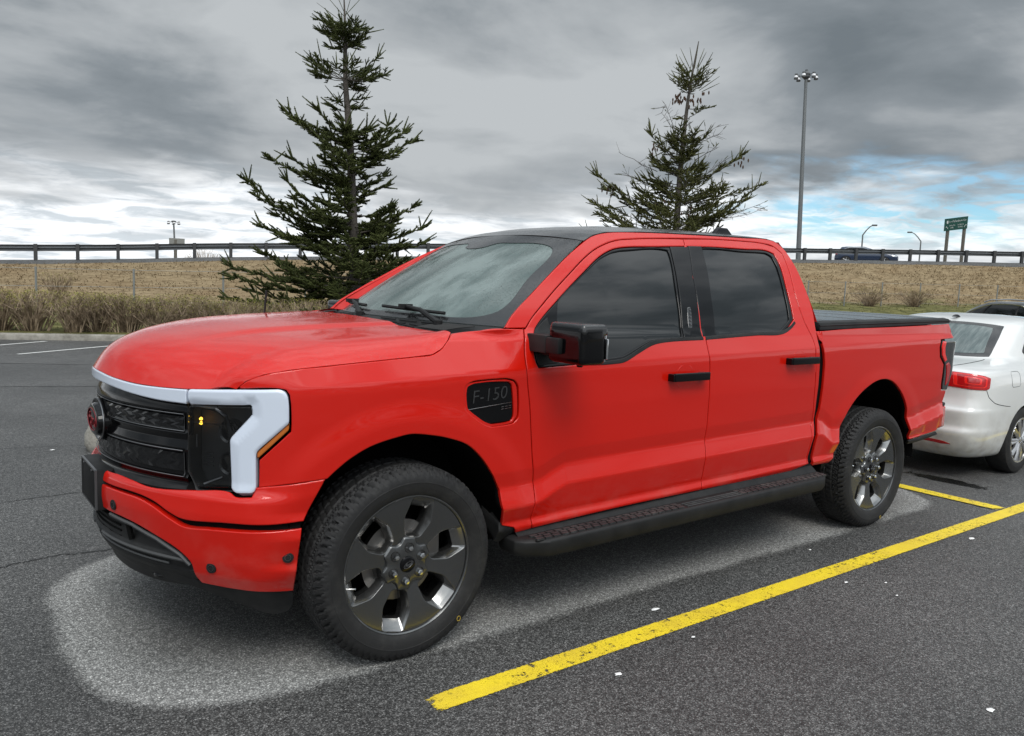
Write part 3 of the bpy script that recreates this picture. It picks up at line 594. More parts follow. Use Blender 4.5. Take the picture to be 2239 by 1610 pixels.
# ---- front wings
wing=rev(o['hoodcut'])[:-1]+[o['hoodcut'][0]]+o['bar_c'][1:2]+[(-.518,1.163),(-.506,1.145),(-.501,1.105),(-.499,1.05),(-.500,1.005),(-.618,.892),(-.619,.785)]+rev(o['joint'])+rev(o['farch'])+rev(o['fend_low'])+rev(o['fdoor_front'])+rev(o['fender_top'])
fender=both('fender',wing,M['red'],step=.014,holes=[roundc(o['charge_out'],.012,3)],corner=26)
def F_plate(y): return lambda x,z: S(x,z)
for q in (0,1):
    port=panel('charge_port',roundc(o['charge_out'],.012,3),S,M['red'],truck,step=.012,gap=.003,off=-.004,mir=q,holes=[roundc(o['charge_in'],.012,3)],bev=.006,drop=.008)
    pl=panel('badge_plate',roundc(o['charge_in'],.012,3),S,M['gloss'],port,step=.02,gap=-.002,off=-.016,mir=q)
    put=lambda X,Y,Z,q=q: Vector(flip(S(np.array([X]),np.array([Y+.085*(X-.36)]),-.0155+Z),q)[0])
    if q==0:
        text('lettering','F-150',.082,lambda X,Y,Z: put(.383+X,1.105+Y-.03*0,Z),M['letter'],pl,shear=.10,depth=.0025,space=1.02,thin=-.001)
        for a,bz in ((.300,1.112),(.305,1.094),(.43,1.118),(.468,1.120),(.43,1.088)):
            pass
        lm=MB()
        A=put(.265,1.058,.004);B_=put(.502,1.058,.004); lm.tube([A,B_],.0012,5)
        for k in range(3):
            for z in (1.034,1.044): A=put(.447+k*.020,z,.004);B_=put(.460+k*.020,z,.004); lm.tube([A,B_],.0016,5)
        lm.build('lettering_edge',M['satin'],pl)
# ---- doors
fd=o['fdoor_front']+rev(o['fdoor_bot'])[1:]+rev(o['split'])[1:]+rev(o['fdoor_top'])[1:]
rd=rev(o['split'])[::-1]+[] 
rd=o['split']+rev(o['rdoor_bot'])[1:]+rev(o['rdoor_rear'])[1:]+rev(o['rdoor_top'][1:])
fdoor=both('front_door',fd,M['red'],step=.010,holes=[o['fwin_out']],corner=26)
rdoor=both('rear_door',rd,M['red'],step=.012,holes=[o['rwin_out']],corner=26)
fgl=roundc(o['fglass'],.012,3); rgl=roundc(o['rglass'],.012,3)
for q in (0,1):
    panel('window_trim',o['fwin_out'],S,M['gloss'],fdoor[q],step=.03,gap=.0,off=-.005,mir=q,holes=[fgl])
    panel('window_glass',fgl,S,M['tint'],fdoor[q],step=.04,gap=-.004,off=-.014,mir=q)
    panel('window_trim',o['rwin_out'],S,M['gloss'],rdoor[q],step=.03,gap=.0,off=-.005,mir=q,holes=[rgl])
    panel('window_glass',rgl,S,M['tint'],rdoor[q],step=.04,gap=-.004,off=-.014,mir=q)
    # matt sail panel behind the mirror
    panel('mirror_sail',[(.650,1.228),(.640,1.25),(.634,1.34),(.676,1.395),(.762,1.452),(.764,1.236)],S,M['black'],fdoor[q],step=.03,gap=.002,off=-.0015,mir=q)
    # rubber belt line
    bl=[(.965,1.236),(1.10,1.241),(1.19,1.251),(1.297,1.291),(1.406,1.330),(1.486,1.339),(1.81,1.349),(1.81,1.331),(1.484,1.320),(1.409,1.309),(1.297,1.270),(1.188,1.230),(1.107,1.223),(.965,1.221)]
    panel('belt_seal',bl,S,M['black'],fdoor[q],step=.02,gap=.0,off=.004,mir=q,bev=.003)
    bl2=[(1.83,1.350),(2.29,1.369),(2.545,1.376),(2.65,1.405),(2.700,1.432),(2.712,1.420),(2.655,1.389),(2.55,1.357),(2.29,1.350),(1.83,1.331)]
    panel('belt_seal',bl2,S,M['black'],rdoor[q],step=.02,gap=.0,off=.004,mir=q,bev=.003)
    if q==0:
        kp=panel('keypad',roundc([(1.720,1.39),(1.752,1.392),(1.788,1.505),(1.758,1.503)],.008),S,M['smoke'],fdoor[q],step=.02,gap=0,off=.004)
        kb=MB()
        for k in range(5): kb.box(S(np.array([1.742+.0068*k]),np.array([1.412+.0195*k]),.0055)[0],(.007,.002,.005))
        kb.build('keypad_button',M['satin'],kp,bevel=.001)
    # glossy B-pillar covers either side of the door gap
    su=lambda z,d: float(np.interp(z,[1.349,1.673,1.896],[1.807,1.902,2.012]))+d
    ap=[(1.826,1.838),(1.90,1.842),(su(1.848,-.0008),1.848),(su(1.75,-.0008),1.75),(su(1.67,-.0008),1.67),(su(1.5,-.0008),1.5),(su(1.344,-.0008),1.344),(1.656,1.340),(1.744,1.606)]
    panel('pillar_cover',ap,S,M['gloss'],fdoor[q],step=.03,gap=0,off=.0015,th=.016,mir=q,curve=False)
    ap=[(su(1.852,.0004),1.852),(2.108,1.857),(1.994,1.565),(1.931,1.352),(su(1.346,.0004),1.346),(su(1.5,.0004),1.5),(su(1.67,.0004),1.67),(su(1.75,.0004),1.75)]
    panel('pillar_cover',ap,S,M['gloss'],rdoor[q],step=.03,gap=0,off=.0015,th=.016,mir=q,curve=False)
    # handles with the painted cup behind
    for dr,xa,zz in ((fdoor[q],1.655,1.139),(rdoor[q],2.685,1.195)):
        sgn=1 if q else -1
        w0=1.0
        cup=[(xa-.060+.05*math.cos(t)*1.0+.05,zz+.066*math.sin(t)) for t in np.linspace(0,2*math.pi,28,endpoint=False)]
        panel('handle_cup',[(xa-.012+.062*math.copysign(abs(math.cos(t))**.6,math.cos(t)),zz+.062*math.copysign(abs(math.sin(t))**.7,math.sin(t))) for t in np.linspace(0,2*math.pi,28,endpoint=False)],lambda u,v,xa=xa,zz=zz: S(u,v,-.022*np.clip(1-((u-xa+.012)/.064)**2-((v-zz)/.064)**2,0,1)),M['red'],dr,step=.01,gap=0,off=.0012,drop=.0012,th=.0,mir=q,bev=.003)
        hb=MB(); y=sgn*1.038
        hb.box((xa,y,zz+.004),(.138,.010,.022)); hb.box((xa-.122,sgn*1.018,zz+.002),(.022,.024,.020)); hb.box((xa+.115,sgn*1.018,zz+.002),(.024,.024,.021))
        hd=hb.build('handle',M['gloss'],dr,bevel=.006,seg=3)
# ---- cab frame: pillars and roof rails
rear_top=[(2.60,1.9385),(2.80,1.944),(2.885,1.932),(2.932,1.892),(2.955,1.80),(2.952,1.65),(2.938,1.50),(2.912,1.391),(2.895,1.269)]
cabf=[(.489,1.394)]+o['apillar_wind'][:-1]+[o['apillar_wind'][-1]]+o['cab_out'][1:5]+rear_top+o['cab_rear']+rev(o['rdoor_rear'])+rev(o['rdoor_top'])[1:]+rev(o['fdoor_top'])[1:]
cab=[panel('cab_frame',cabf,S,M['red'],truck,step=.02,mir=q,corner=40,gap=.0018) for q in (0,1)]
# ---- windscreen
def WS(a,b):
    a=np.asarray(a,float);b=np.asarray(b,float); B=np.stack([.300+.258*b*b,.868*b,1.400-.008*b*b],-1);T=np.stack([1.120+.055*b*b,.655*b,1.868-.037*b*b],-1)
    k=(.030*4*a*(1-a)*(1-.55*b*b)); return B*(1-a)[...,None]+T*a[...,None]+k[...,None]*np.array([-.68,0,.73])
g_out=[(0,-1),(0,-.5),(0,0),(0,.5),(0,1),(.5,1),(1,1),(1,.5),(1,0),(1,-.5),(1,-1),(.5,-1)]
def band(L,n=10): return dense(L,.05,False)
glass=sheet('windscreen',WS,22,40,M['screen'],truck,v=(-1,1))
hole=[(.075,-.80),(.055,-.4),(.05,0),(.055,.4),(.075,.80),(.14,.885),(.5,.885),(.80,.865),(.865,.80),(.875,.35),(.86,.2),(.80,.13),(.80,-.13),(.86,-.2),(.875,-.35),(.865,-.80),(.80,-.865),(.5,-.885),(.14,-.885)]
panel('glass_border',[(.004,-.995),(.004,.995),(.996,.995),(.996,-.995)],WS,M['frit'],glass,step=.06,gap=0,bev=.004,drop=0,th=0,off=.0025,holes=[hole],corner=60)
for s_ in (-1,1):   # sun visors seen through the top of the screen, dash edge
    pass
# filler strips between the screen edge and the pillars
for q in (0,1):
    E=np.array(o['apillar_wind']); Pz=np.vstack([[o['fender_top'][-2]],E]); A=S(Pz[:,0],Pz[:,1]); 
    zs_=A[:,2]; a=np.clip((zs_-1.392)/(1.831-1.392),0,1); Bv=WS(a,-np.ones(len(a)))
    V=[];F=[]
    for i in range(len(A)): V+= [A[i],A[i]*.35+Bv[i]*.65+np.array([.004,.006,-.004]),Bv[i]+np.array([.004,.012,-.008])]
    for i in range(len(A)-1):
        for k in range(2): F.append((3*i+k,3*i+k+1,3*i+4+k,3*i+3+k))
    V=flip(np.array(V),q); raw('pillar_fillet',V,F if q else [f[::-1] for f in F],M['red'],cab[q])
# ---- roof
rx=np.array([1.12,1.25,1.40,1.65,2.1,2.5,2.80,2.93]); rz=np.array([1.866,1.903,1.929,1.953,1.971,1.979,1.978,1.93])
def roof_edge(x): return np.interp(x,[1.10,1.17,1.252,1.36,1.646,2.135,2.545,2.80,2.885,2.935],[1.79,1.826,1.862,1.886,1.908,1.926,1.937,1.942,1.930,1.888])
def RF(a,b):
    a=np.asarray(a,float);b=np.asarray(b,float); x=1.118+.056*b*b*(1-a)+a*(2.93-1.118-.056*b*b*(1-a)); ze=roof_edge(x); we=greenW(x,ze)-.004
    zc=np.interp(x,rx,rz); t=1-np.abs(b)**2.6; return np.stack([x,we*b,ze+(zc-ze)*t+.004],-1)
roof=sheet('roof',RF,60,41,M['roof'],truck,th=.03,flipn=False,v=(-1,1))
fin=MB(); fin.box((2.70,-.33,1.985),(.11,.028,.032),taper=.45); fin.build('antenna_fin',M['gloss'],truck,bevel=.012,seg=3)
# back of the cab
bk=MB(); bk.box((2.90,0,1.1),(.02,.90,.26)); bk.build('cab_back',M['red'],truck,bevel=.02)
def CB(a,b):
    z=1.38+.55*a; w=np.minimum(greenW(2.9+0*z,z)-.004,.93); return np.stack([2.950-.025*a**6,w*b,z],-1)
sheet('cab_back',CB,14,16,M['red'],truck,v=(-1,1),flipn=True)
bb=MB(); bb.box((2.93,0,1.62),(.012,.55,.17)); bb.build('rear_window',M['tint'],truck,bevel=.01)
# ---- bonnet
cut=np.array(o['hoodcut']); cutp=S(cut[:,0],cut[:,1]); cl=np.concatenate([[0],np.cumsum(np.linalg.norm(np.diff(cutp,axis=0),axis=1))]); cl/=cl[-1]
dC=[-.05,0,.02,.06,.12,.22,.35,.5,.7,.9,1.15]; zC=[1.09,1.172,1.205,1.250,1.287,1.322,1.345,1.361,1.377,1.386,1.394]
dS=[-.05,0,.03,.07,.165,.275,.43,.69,.95,1.1]; zS=[1.10,1.163,1.196,1.228,1.278,1.310,1.334,1.352,1.370,1.379]
def smooth_interp(d,X,Y,k=.022): return sum(np.interp(d+o_,X,Y) for o_ in np.linspace(-k,k,7))/7
px_,pw_=_T[:,0],_T[:,1]; msk=px_<-.3
def HT(a,f):     # top of the bonnet, f=0 centre .. 1 shoulder
    yf=.715*f; xf=np.interp(yf,pw_[msk],px_[msk])-.011; xr=.150+.085*f**4; y=yf+(.775-.715)*f*sst(0,1,a)*1.0; x=xf+(xr-xf)*a
    d=x-xf; ub=np.interp(yf,pw_[msk],_s[msk]); zb_=np.interp(ub,[U0,-1.50,-1.355,-1.19,-1.05,-.914,-.707],[1.163,1.161,1.152,1.145,1.144,1.148,1.163])
    z=smooth_interp(d,dC,zC)*(1-f*f)+smooth_interp(d,dS,zS)*f*f
    z=z+(zb_-(smooth_interp(0*d,dC,zC)*(1-f*f)+smooth_interp(0*d,dS,zS)*f*f))*np.exp(-(d/.05)**1.0)
    dome=.013*(1-sst(.60,.70,f+ .10*(1-a)))*sst(.10,.5,a); return np.stack([x,y,z+dome],-1)
def HD(a,b):
    a=np.asarray(a,float);b=np.asarray(b,float);s=np.sign(b);s[s==0]=1;b=np.abs(b)
    f=np.clip(b/.8,0,1); P=HT(a,f)
    t=np.clip((b-.8)/.2,0,1); ak=np.interp(a,[0,.1,.3,.6,.85,1],[0,.17,.37,.62,.83,1]); Cc=np.stack([np.interp(ak,cl,cutp[:,i]) for i in range(3)],-1); Cc[:,1]*=-1
    P0=HT(a,np.ones_like(a)); h=np.minimum(.014,.1*np.linalg.norm(Cc-P0,axis=1))*4*t*(1-t)
    Q=P0*(1-t)[:,None]+Cc*t[:,None]+h[:,None]*np.array([0,.5,.85])
    P=np.where((b>.8)[:,None],Q,P); P[:,1]*=s; return P
hood=sheet('hood',HD,70,101,M['red'],truck,th=.012,flipn=False,v=(-1,1))
# cowl and wipers
def CW(a,b):
    f=np.abs(b); A=HT(np.ones_like(a),f*1.0); A[:,1]=A[:,1]*np.sign(b)*1.0; A[:,2]-=.006
    B=WS(np.zeros_like(a),b*.985); B[:,0]+=.012; B[:,2]+=.004
    P=A*(1-a)[:,None]+B*a[:,None]; P[:,2]-=.020*np.sin(np.pi*np.clip(a*1.05,0,1)); return P
cowl=sheet('cowl',CW,10,50,M['black'],truck,v=(-1,1))
for s_ in (-1,1):
    sl=MB()
    for k in range(13):
        y=s_*(.735-k*.013); A=CW(np.array([.30]),np.array([y/.82]))[0]; B_=CW(np.array([.80]),np.array([y/.82]))[0]; sl.tube([A+[0,0,.012],(A+B_)/2+[0,0,.014],B_+[0,0,.010]],.0028,5)
    for k in range(3):
        y0=s_*(.16+k*.15)
        for a_ in (.25,.5,.75):
            A=CW(np.array([a_]),np.array([y0/.82]))[0];B_=CW(np.array([a_]),np.array([(y0+s_*.12)/.82]))[0]; sl.tube([A+[0,0,.008],B_+[0,0,.008]],.004,5)
    sl.build('cowl_grille',M['black'],cowl)
def wiper(y0,y1,a0,a1,piv):
    wb=MB(); n=12; pts=[WS(np.array([a0+(a1-a0)*t]),np.array([(y0+(y1-y0)*t)]))[0]+np.array([-.012,0,.016]) for t in np.linspace(0,1,n)]
    wb.tube(pts,.009,6); m_=pts[n//2]+np.array([-.006,0,.014]); wb.tube([piv,(np.array(piv)+m_)/2+np.array([-.005,0,.02]),m_],[.014,.012,.008],8); wb.box(m_,(.035,.012,.010))
    wb.tube([np.array(piv)-[0,0,.03],np.array(piv)+[0,0,.012]],.022,10)
    wb.build('wiper',M['black'],truck)
wiper(-.62,-.07,.055,.07,(.345,-.60,1.400)); wiper(.15,.72,.06,.075,(.29,.10,1.405))
# ---- light bar, lamps and grille
half_top=[(u,z) for u,z in o['bar_top'][1:]]; half_bot=[(u,z) for u,z in o['bar_bot'][:-1]]
ctr=[(-.9165,1.146),(-1.05,1.143),(-1.19,1.143),(-1.355,1.151),(-1.50,1.160),(U0,1.162)]; cb=[(U0,1.118),(-1.50,1.117),(-1.394,1.113),(-1.191,1.098),(-1.05,1.090),(-.9165,1.088)]
full=ctr+[(2*U0-u,z) for u,z in rev(ctr)[1:]]+[(2*U0-u,z) for u,z in rev(cb)][:-1]+cb
lbar=panel('light_bar',full,S,M['lightbar'],truck,step=.02,gap=.0015,off=.016,th=.03,bev=.006,corner=60)
INN=[np.array(p) for p in [(-.724,.74),(-.732,.962),(-.727,.974),(-.642,1.066),(-.646,1.102),(-.95,1.086)]]
def BrS(u,z):
    # the inner flank of the bracket is chamfered towards the lamp
    P=np.stack([u,z],-1); d=np.full(len(P),9.)
    for a_,b2 in zip(INN[:-1],INN[1:]):
        ab=b2-a_; t=np.clip(((P-a_)@ab)/(ab@ab),0,1); dd=np.linalg.norm(P-a_-t[:,None]*ab,axis=1); d=np.minimum(d,dd*(1 if b2[0]>-.9 else 1.6))
    return S(u,z,-.014*(1-np.clip(d/.042,0,1)))
for q in (0,1):
    cl_=panel('light_bracket',roundc(o['bar_c']+[(-.9125,1.1485)],.018,4),BrS,M['lightbar'],lbar,step=.012,gap=.0015,off=.020,th=.035,bev=.013,drop=.007,mir=q,curve=False)
    panel('side_marker',roundc(o['amber'],.006,3),S,M['amber'],truck,step=.012,gap=.001,off=.008,mir=q,curve=False)
    hl=panel('headlight',roundc(o['headlight'],.010,3),S,M['lampglass'],truck,step=.016,gap=.002,off=.004,th=.002,mir=q,curve=False)
    box=[(-.925,1.09),(-.63,1.105),(-.63,1.06),(-.715,.955),(-.715,.765),(-.875,.755),(-.925,.82)]
    panel('lamp_bowl',box,S,M['housing'],hl,step=.03,gap=0,off=-.075,th=.0,mir=q,curve=False)
    V=[];F=[]; bx=dense(box,.03,False); Q=np.vstack([S(bx[:,0],bx[:,1],-.002),S(bx[:,0],bx[:,1],-.075)]); n=len(bx); F=[(i,(i+1)%n,n+(i+1)%n,n+i) for i in range(n)]
    raw('lamp_wall',flip(Q,q),F,M['housing'],hl)
    sg=1 if q else -1
    def at(u,z,d): return flip(S(np.array([u]),np.array([z]),d),q)[0]
    nrm=lambda u: np.array([plan(u)[2],sg*plan(u)[3],0.0])
    for zz in (.985,.86):
        m_=MB(); m_.rev([(.0,.012),(.030,.008),(.036,0),(.045,.004),(.048,-.02),(.05,-.05)],24,at(-.765,zz,-.045),nrm(-.765)); m_.build('projector',M['chrome'] if 0 else M['smoke'],hl,smooth=True)
    m_=MB()
    for pts_,r_ in ([([at(-.90,.885-.016*k,-.07),at(-.86,.885-.016*k,-.07)],.0022) for k in range(4)]+[([at(-.906,.965,-.03),at(-.906,.915,-.03)],.003),([at(-.92,1.012,-.03),at(-.78,1.012,-.03)],.0018),([at(-.91,1.083,-.012),at(-.80,1.075,-.012),at(-.765,1.05,-.02),at(-.755,.99,-.03)],.009),([at(-.86,.775,-.02),at(-.80,.80,-.05)],.006),([at(-.75,.905,-.04),at(-.73,.91,-.04),at(-.745,.93,-.05)],.006)]):
        m_=MB(); m_.tube(pts_,r_,6); m_.build('lamp_reflector',M['satin'],hl)
    m_=MB()
    for dz in (-.0085,.0085): m_.rev([(0,.009),(.0045,.007),(.0068,0)],12,at(-.893,1.018+dz,-.040),nrm(-.893))
    m_.build('turn_signal',M['amberlamp'],hl,smooth=True)
# grille: glossy shield with facetted bands between bright-edged ledges
def Gd(z):  # how far each band stands out
    return poly(z,[.70,.775,.785,.798,.803,.812,.895,.902,.945,.972,.978,1.040,1.048,1.072,1.10],[-.024,-.014,-.004,-.001,-.008,-.008,-.004,.004,-.010,.001,-.007,-.007,.002,-.003,-.016],.002)
def Gz(u,z): return z-.03*sst(-.98,-.92,u)*(z<.9)*0
def GS(u,z): return S(u,z,Gd(z))
gout=[(-.922,1.092),(-1.05,1.094),(-1.19,1.102),(-1.394,1.117),(-1.50,1.120),(U0,1.121)]; gbot=[(U0,.725),(-1.36,.728),(-1.20,.738),(-1.05,.742),(-.935,.748)]
gf=gout+[(2*U0-u,z) for u,z in rev(gout)[1:]]+[(2*U0-u,z) for u,z in rev(gbot)][:-1]+gbot
grille=panel('grille',gf,GS,M['gloss'],truck,step=.012,gap=-.002,th=.02,corner=60,off=-.004)
gm=M['gloss']
fac=bpy.data.materials.new('facetted_gloss'); fac.use_nodes=True; t=NT(fac.node_tree); bb_=fac.node_tree.nodes['Principled BSDF']; bb_.inputs['Roughness'].default_value=.14; bb_.inputs['Specular IOR Level'].default_value=.32
bb_.inputs['Base Color'].default_value=(.007,.0072,.008,1)
for z0,z1,a0 in ((.984,1.034,.0055),(.818,.889,.004)):
    rng=random.Random(int(z0*1000)); V=[];F=[]; nz=4; nu=62; us=np.linspace(-.945,2*U0+.945,nu*1)
    for j in range(nz+1):
        for i,u in enumerate(us):
            uu_=u+(.5*(us[1]-us[0]) if j%2 else 0)*(1 if 0<i<nu-1 else 0); z=z0+(z1-z0)*j/nz
            V.append(GS(np.array([uu_]),np.array([np.clip(z,z0,z1)]))[0]*1.0+np.array([-1,0,0])*(rng.uniform(-.2,1)*a0))
    for j in range(nz):
        for i in range(nu-1):
            a=j*nu+i; q4=(a,a+1,a+nu+1,a+nu)
            if j%2: F+= [(q4[0],q4[1],q4[3]),(q4[1],q4[2],q4[3])]
            else: F+= [(q4[0],q4[1],q4[2]),(q4[0],q4[2],q4[3])]
    raw('facet_band',V,F,fac,grille,smooth=False)
hl_=MB()
for z,r in ((1.043,.0017),(.9765,.0019),(.900,.0024),(.7965,.0019)):
    us=np.linspace(-.945,2*U0+.945,60); hl_.tube(GS(us,np.full(60,z))+np.array([-.0015,0,.001]),r,6)
for s_ in (0,1):
    for z0,z1 in ((.9765,1.043),(.7965,.893)):
        P=GS(np.full(8,-.945),np.linspace(z0,z1,8))+np.array([-.001,0,0]); hl_.tube(flip(P,s_),.0009,5)
hl_.build('grille_edge',M['satin'],grille,smooth=True)
# emblem: oval pod on a round boss
em=MB(); ez=.945; N_=40
prof=[(1.00,1.0,0),(.99,.99,.016),(.93,.92,.022)]
def ell(a,bz,x): return [(x,a*math.cos(2*math.pi*k/N_),ez+bz*math.sin(2*math.pi*k/N_)) for k in range(N_)]
rings=[ell(.142,.092,-.965),ell(.142,.092,-.992),ell(.134,.084,-.997),ell(.128,.077,-.993),ell(.126,.074,-.991),ell(.122,.066,-1.013),ell(.114,.058,-1.018)]
V=[p_ for r_ in rings for p_ in r_]; F=[(i*N_+k,i*N_+(k+1)%N_,(i+1)*N_+(k+1)%N_,(i+1)*N_+k) for i in range(len(rings)-1) for k in range(N_)]+[tuple((len(rings)-1)*N_+k for k in range(N_))]
em.add(V,F); emb=em.build('emblem',M['gloss'],grille,smooth=True)
for nm,a,bz,r in (('emblem_rim',.138,.088,.004),('emblem_ring',.103,.047,.0018)):
    q=MB(); t_=np.linspace(0,2*math.pi,50); q.tube([(-.996 if r>.003 else -1.019,a*math.cos(v),ez+bz*math.sin(v)) for v in t_],r,6); q.build(nm,M['satin'] if r>.003 else M['redscript'],emb,smooth=True)
text('emblem_script','Ford',.082,lambda X,Y,Z: Vector((-1.0195-Z,-X*1.05,ez+Y-.002)),M['redscript'],emb,shear=.35,depth=.0015,thin=-.0022)
# ---- bumper
bu=[(-.631,.787)]+[(-.493,.801),(-.365,.816)]+o['farch2'][1:]+o['bump_up3'][1:]+[(-.795,.643),(-.928,.640),(-.980,.655),(-1.061,.687),(-1.143,.702),(-1.36,.704),(U0,.704)]
bt=[(U0,.752),(-1.37,.753),(-1.327,.755),(-1.211,.751),(-1.106,.743),(-1.024,.745),(-.868,.758),(-.726,.764),(-.70,.752),(-.64,.753)]
bu_full=rev(bt)[:-1]+[(U0,.752)]+[(2*U0-u,z) for u,z in bt[1:]]+[(2*U0-u,z) for u,z in bu[:-1]]+[(U0,.704)]+rev(bu)[1:]
bumper=panel('front_bumper',bu_full,S,M['red'],truck,step=.014,gap=.002,corner=50,off=.002,th=.03)
lowL=[(-.454,.630),(-.560,.623),(-.744,.619),(-.80,.617),(-.919,.613),(-.975,.633),(-1.066,.672),(-1.142,.690),(-1.251,.695),(-1.40,.695),(U0,.695)]
inL=[(U0,.592),(-1.42,.590),(-1.198,.580),(-1.062,.547),(-.946,.500),(-.903,.463),(-.892,.395),(-.877,.370),(-.652,.361),(-.483,.352),(-.476,.408),(-.463,.540)]
lf=lowL+[(2*U0-u,z) for u,z in rev(lowL)[1:]]+[(2*U0-u,z) for u,z in rev(inL)][:-1]+inL[:1]*0+inL
lowb=panel('bumper_cover',lf,S,M['red'],bumper,step=.014,gap=.002,corner=50,off=.004,th=.03)
backL=[(-.50,.40),(-.50,.66),(-.7,.70),(U0,.74)]
bkf=backL+[(2*U0-u,z) for u,z in rev(backL)[1:]]
panel('bumper_core',[(-.50,.36),(-.50,.78),(-.70,.78),(U0,.78),(2*U0+.70,.78),(2*U0+.5,.78),(2*U0+.5,.36),(2*U0+.7,.36),(U0,.36),(-.70,.36)],S,M['void'],bumper,step=.04,off=-.022,gap=0,corner=60,curve=False)
for u,z in o['sensor']:
    for q in (0,1):
        c_=flip(S(np.array([u]),np.array([z]),.003),q)[0]; x,w,nx,nw=plan(u); nv=np.array([nx,(1 if q else -1)*nw,0])
        m_=MB(); m_.rev([(.0,.004),(.0095,.004),(.0105,.002),(.0125,.002),(.0135,.006),(.021,.005),(.0225,-.004)],20,c_,nv); sn=m_.build('parking_sensor',M['black'],bumper,smooth=True)
        m_=MB(); m_.rev([(.0105,.0055),(.0125,.0055),(.0125,.003)],20,c_,nv); m_.build('sensor_ring',M['satin'],sn)
# lower grille, air dam, tow hooks
def LGd(u,z): return poly(z,[.27,.33,.40,.425,.43,.455,.475,.48,.60],[-.02,-.01,.002,.004,-.004,.0,.012,-.004,-.03],.004)
LS=lambda u,z: S(u,z,LGd(u,z))
lg=[(-.893,.385),(-.905,.465),(-.948,.502),(-1.064,.549),(-1.2,.582),(-1.42,.592),(U0,.594)]
lgb=[(U0,.315),(-1.3,.315),(-1.1,.322),(-.95,.345)]
lgf=lg+[(2*U0-u,z) for u,z in rev(lg)[1:]]+[(2*U0-u,z) for u,z in rev(lgb)][:-1]+lgb
air=panel('lower_grille',lgf,LS,M['black'],truck,step=.014,gap=-.002,corner=60,off=-.004,th=.05)
a_=MB()
for s_ in (0,1):
    us=np.linspace(-.905,-1.36,24); zz=np.interp(-us,[.905,.947,1.062,1.2,1.36],[.463,.502,.549,.582,.592])-.012
    a_.tube(flip(S(us,zz,.004),s_),.0075,6); 
    us=np.linspace(-.92,-1.5,24); a_.tube(flip(S(us,np.full(24,.468),.002),s_),.008,6)
    us=np.linspace(-1.02,-1.56,24); a_.tube(flip(S(us,.437+0*us,-.004),s_),.005,6)
a_.build('grille_bar',M['housing'],air,smooth=True)
a_=MB()
for s_ in (0,1):
    P=[flip(S(np.array([u]),np.array([z]),-.002),s_)[0] for u,z in ((-1.235,.565),(-1.225,.50))]; a_.tube(P,.012,6)
    for z0,z1 in ((.50,.56),):
        us=np.array([-1.32,-1.42,-1.52,U0]); 
        for zz in np.linspace(.49,.56,4): a_.tube(flip(S(us,np.full(4,zz),-.012),s_),.004,5)
a_.build('air_intake',M['void'],air)
# valance lip: extruded strip following the plan
vl=[(-.484,.345),(-.486,.285),(-.512,.258),(-.575,.247),(-.65,.263),(-.796,.305),(-.95,.335),(-1.15,.352),(-1.35,.372),(U0,.378)]
vt=[(U0,.435),(-1.3,.432),(-1.05,.405),(-.90,.372),(-.65,.366)]
vf=vl+[(2*U0-u,z) for u,z in rev(vl)[1:]]+[(2*U0-u,z) for u,z in rev(vt)][:-1]+vt
panel('valance',vf,lambda u,z: S(u,z,-.004-.22*np.maximum(.36-z,0)),M['black'],truck,step=.02,gap=0,corner=60,off=0,th=.03)
for s_ in (1,-1):
    h_=MB(); t_=np.linspace(-.6,math.pi+.6,14); h_.tube([( -.80-.055*math.sin(v)*1.0,s_*.40+.04*math.cos(v),.352) for v in t_],.013,8); h_.build('tow_hook',M['gloss'],truck,smooth=True)
# number plate box
pb=MB(); pb.box((-.975,0,.668),(.055,.165,.088),taper=1.0); pbk=pb.build('plate_bracket',M['black'],truck,bevel=.006)
pp=MB(); pp.box((-1.032,0,.668),(.004,.156,.081)); pla=pp.build('licence_plate',mat('blank_black_plate',(.0015,.0015,.0015),.5,spec=.15),pbk,bevel=.002)
pp=MB()
for z,h in ((.751,.0035),(.585,.0035)): pp.box((-1.034,0,z),(.0045,.158,h))
for y in (-.158,.158): pp.box((-1.034,y,.668),(.0045,.003,.085))
for y in (-.09,.09): pp.tube([(-1.035,y,.740),(-1.041,y,.740)],.006,8)
pp.build('plate_frame',M['satin'],pbk)
# ---- mirrors
for q in (0,1):
    sg=1 if q else -1; b_=MB(); b_.box((.700,sg*1.182,1.345),(.072,.120,.086),taper=.97); mi=b_.build('mirror',M['gloss'],fdoor[q],bevel=.032,seg=4)
    b_=MB(); b_.box((.708,sg*1.182,1.412),(.076,.119,.025),taper=.93); b_.build('mirror_cap',M['roof'],mi,bevel=.018,seg=3)
    b_=MB(); b_.box((.665,sg*1.00,1.335),(.062,.085,.040),taper=.92); b_.box((.625,sg*1.125,1.333),(.02,.045,.035)); b_.box((.70,sg*1.02,1.29),(.05,.08,.010)); b_.build('mirror_arm',M['black'],mi,bevel=.012,seg=2)
    b_=MB(); b_.box((.774,sg*1.182,1.345),(.004,.106,.072)); b_.build('mirror_glass',M['chrome'],mi,bevel=.002)
    b_=MB(); b_.box((.772,sg*1.294,1.33),(.006,.010,.045)); b_.build('turn_repeater',M['chrome'],mi,bevel=.004)
    b_=MB(); b_.rev([(0,.012),(.012,.010),(.016,0)],14,(.70,sg*1.21,1.255),(0,0,-1)); b_.build('mirror_camera',M['gloss'],mi,smooth=True)
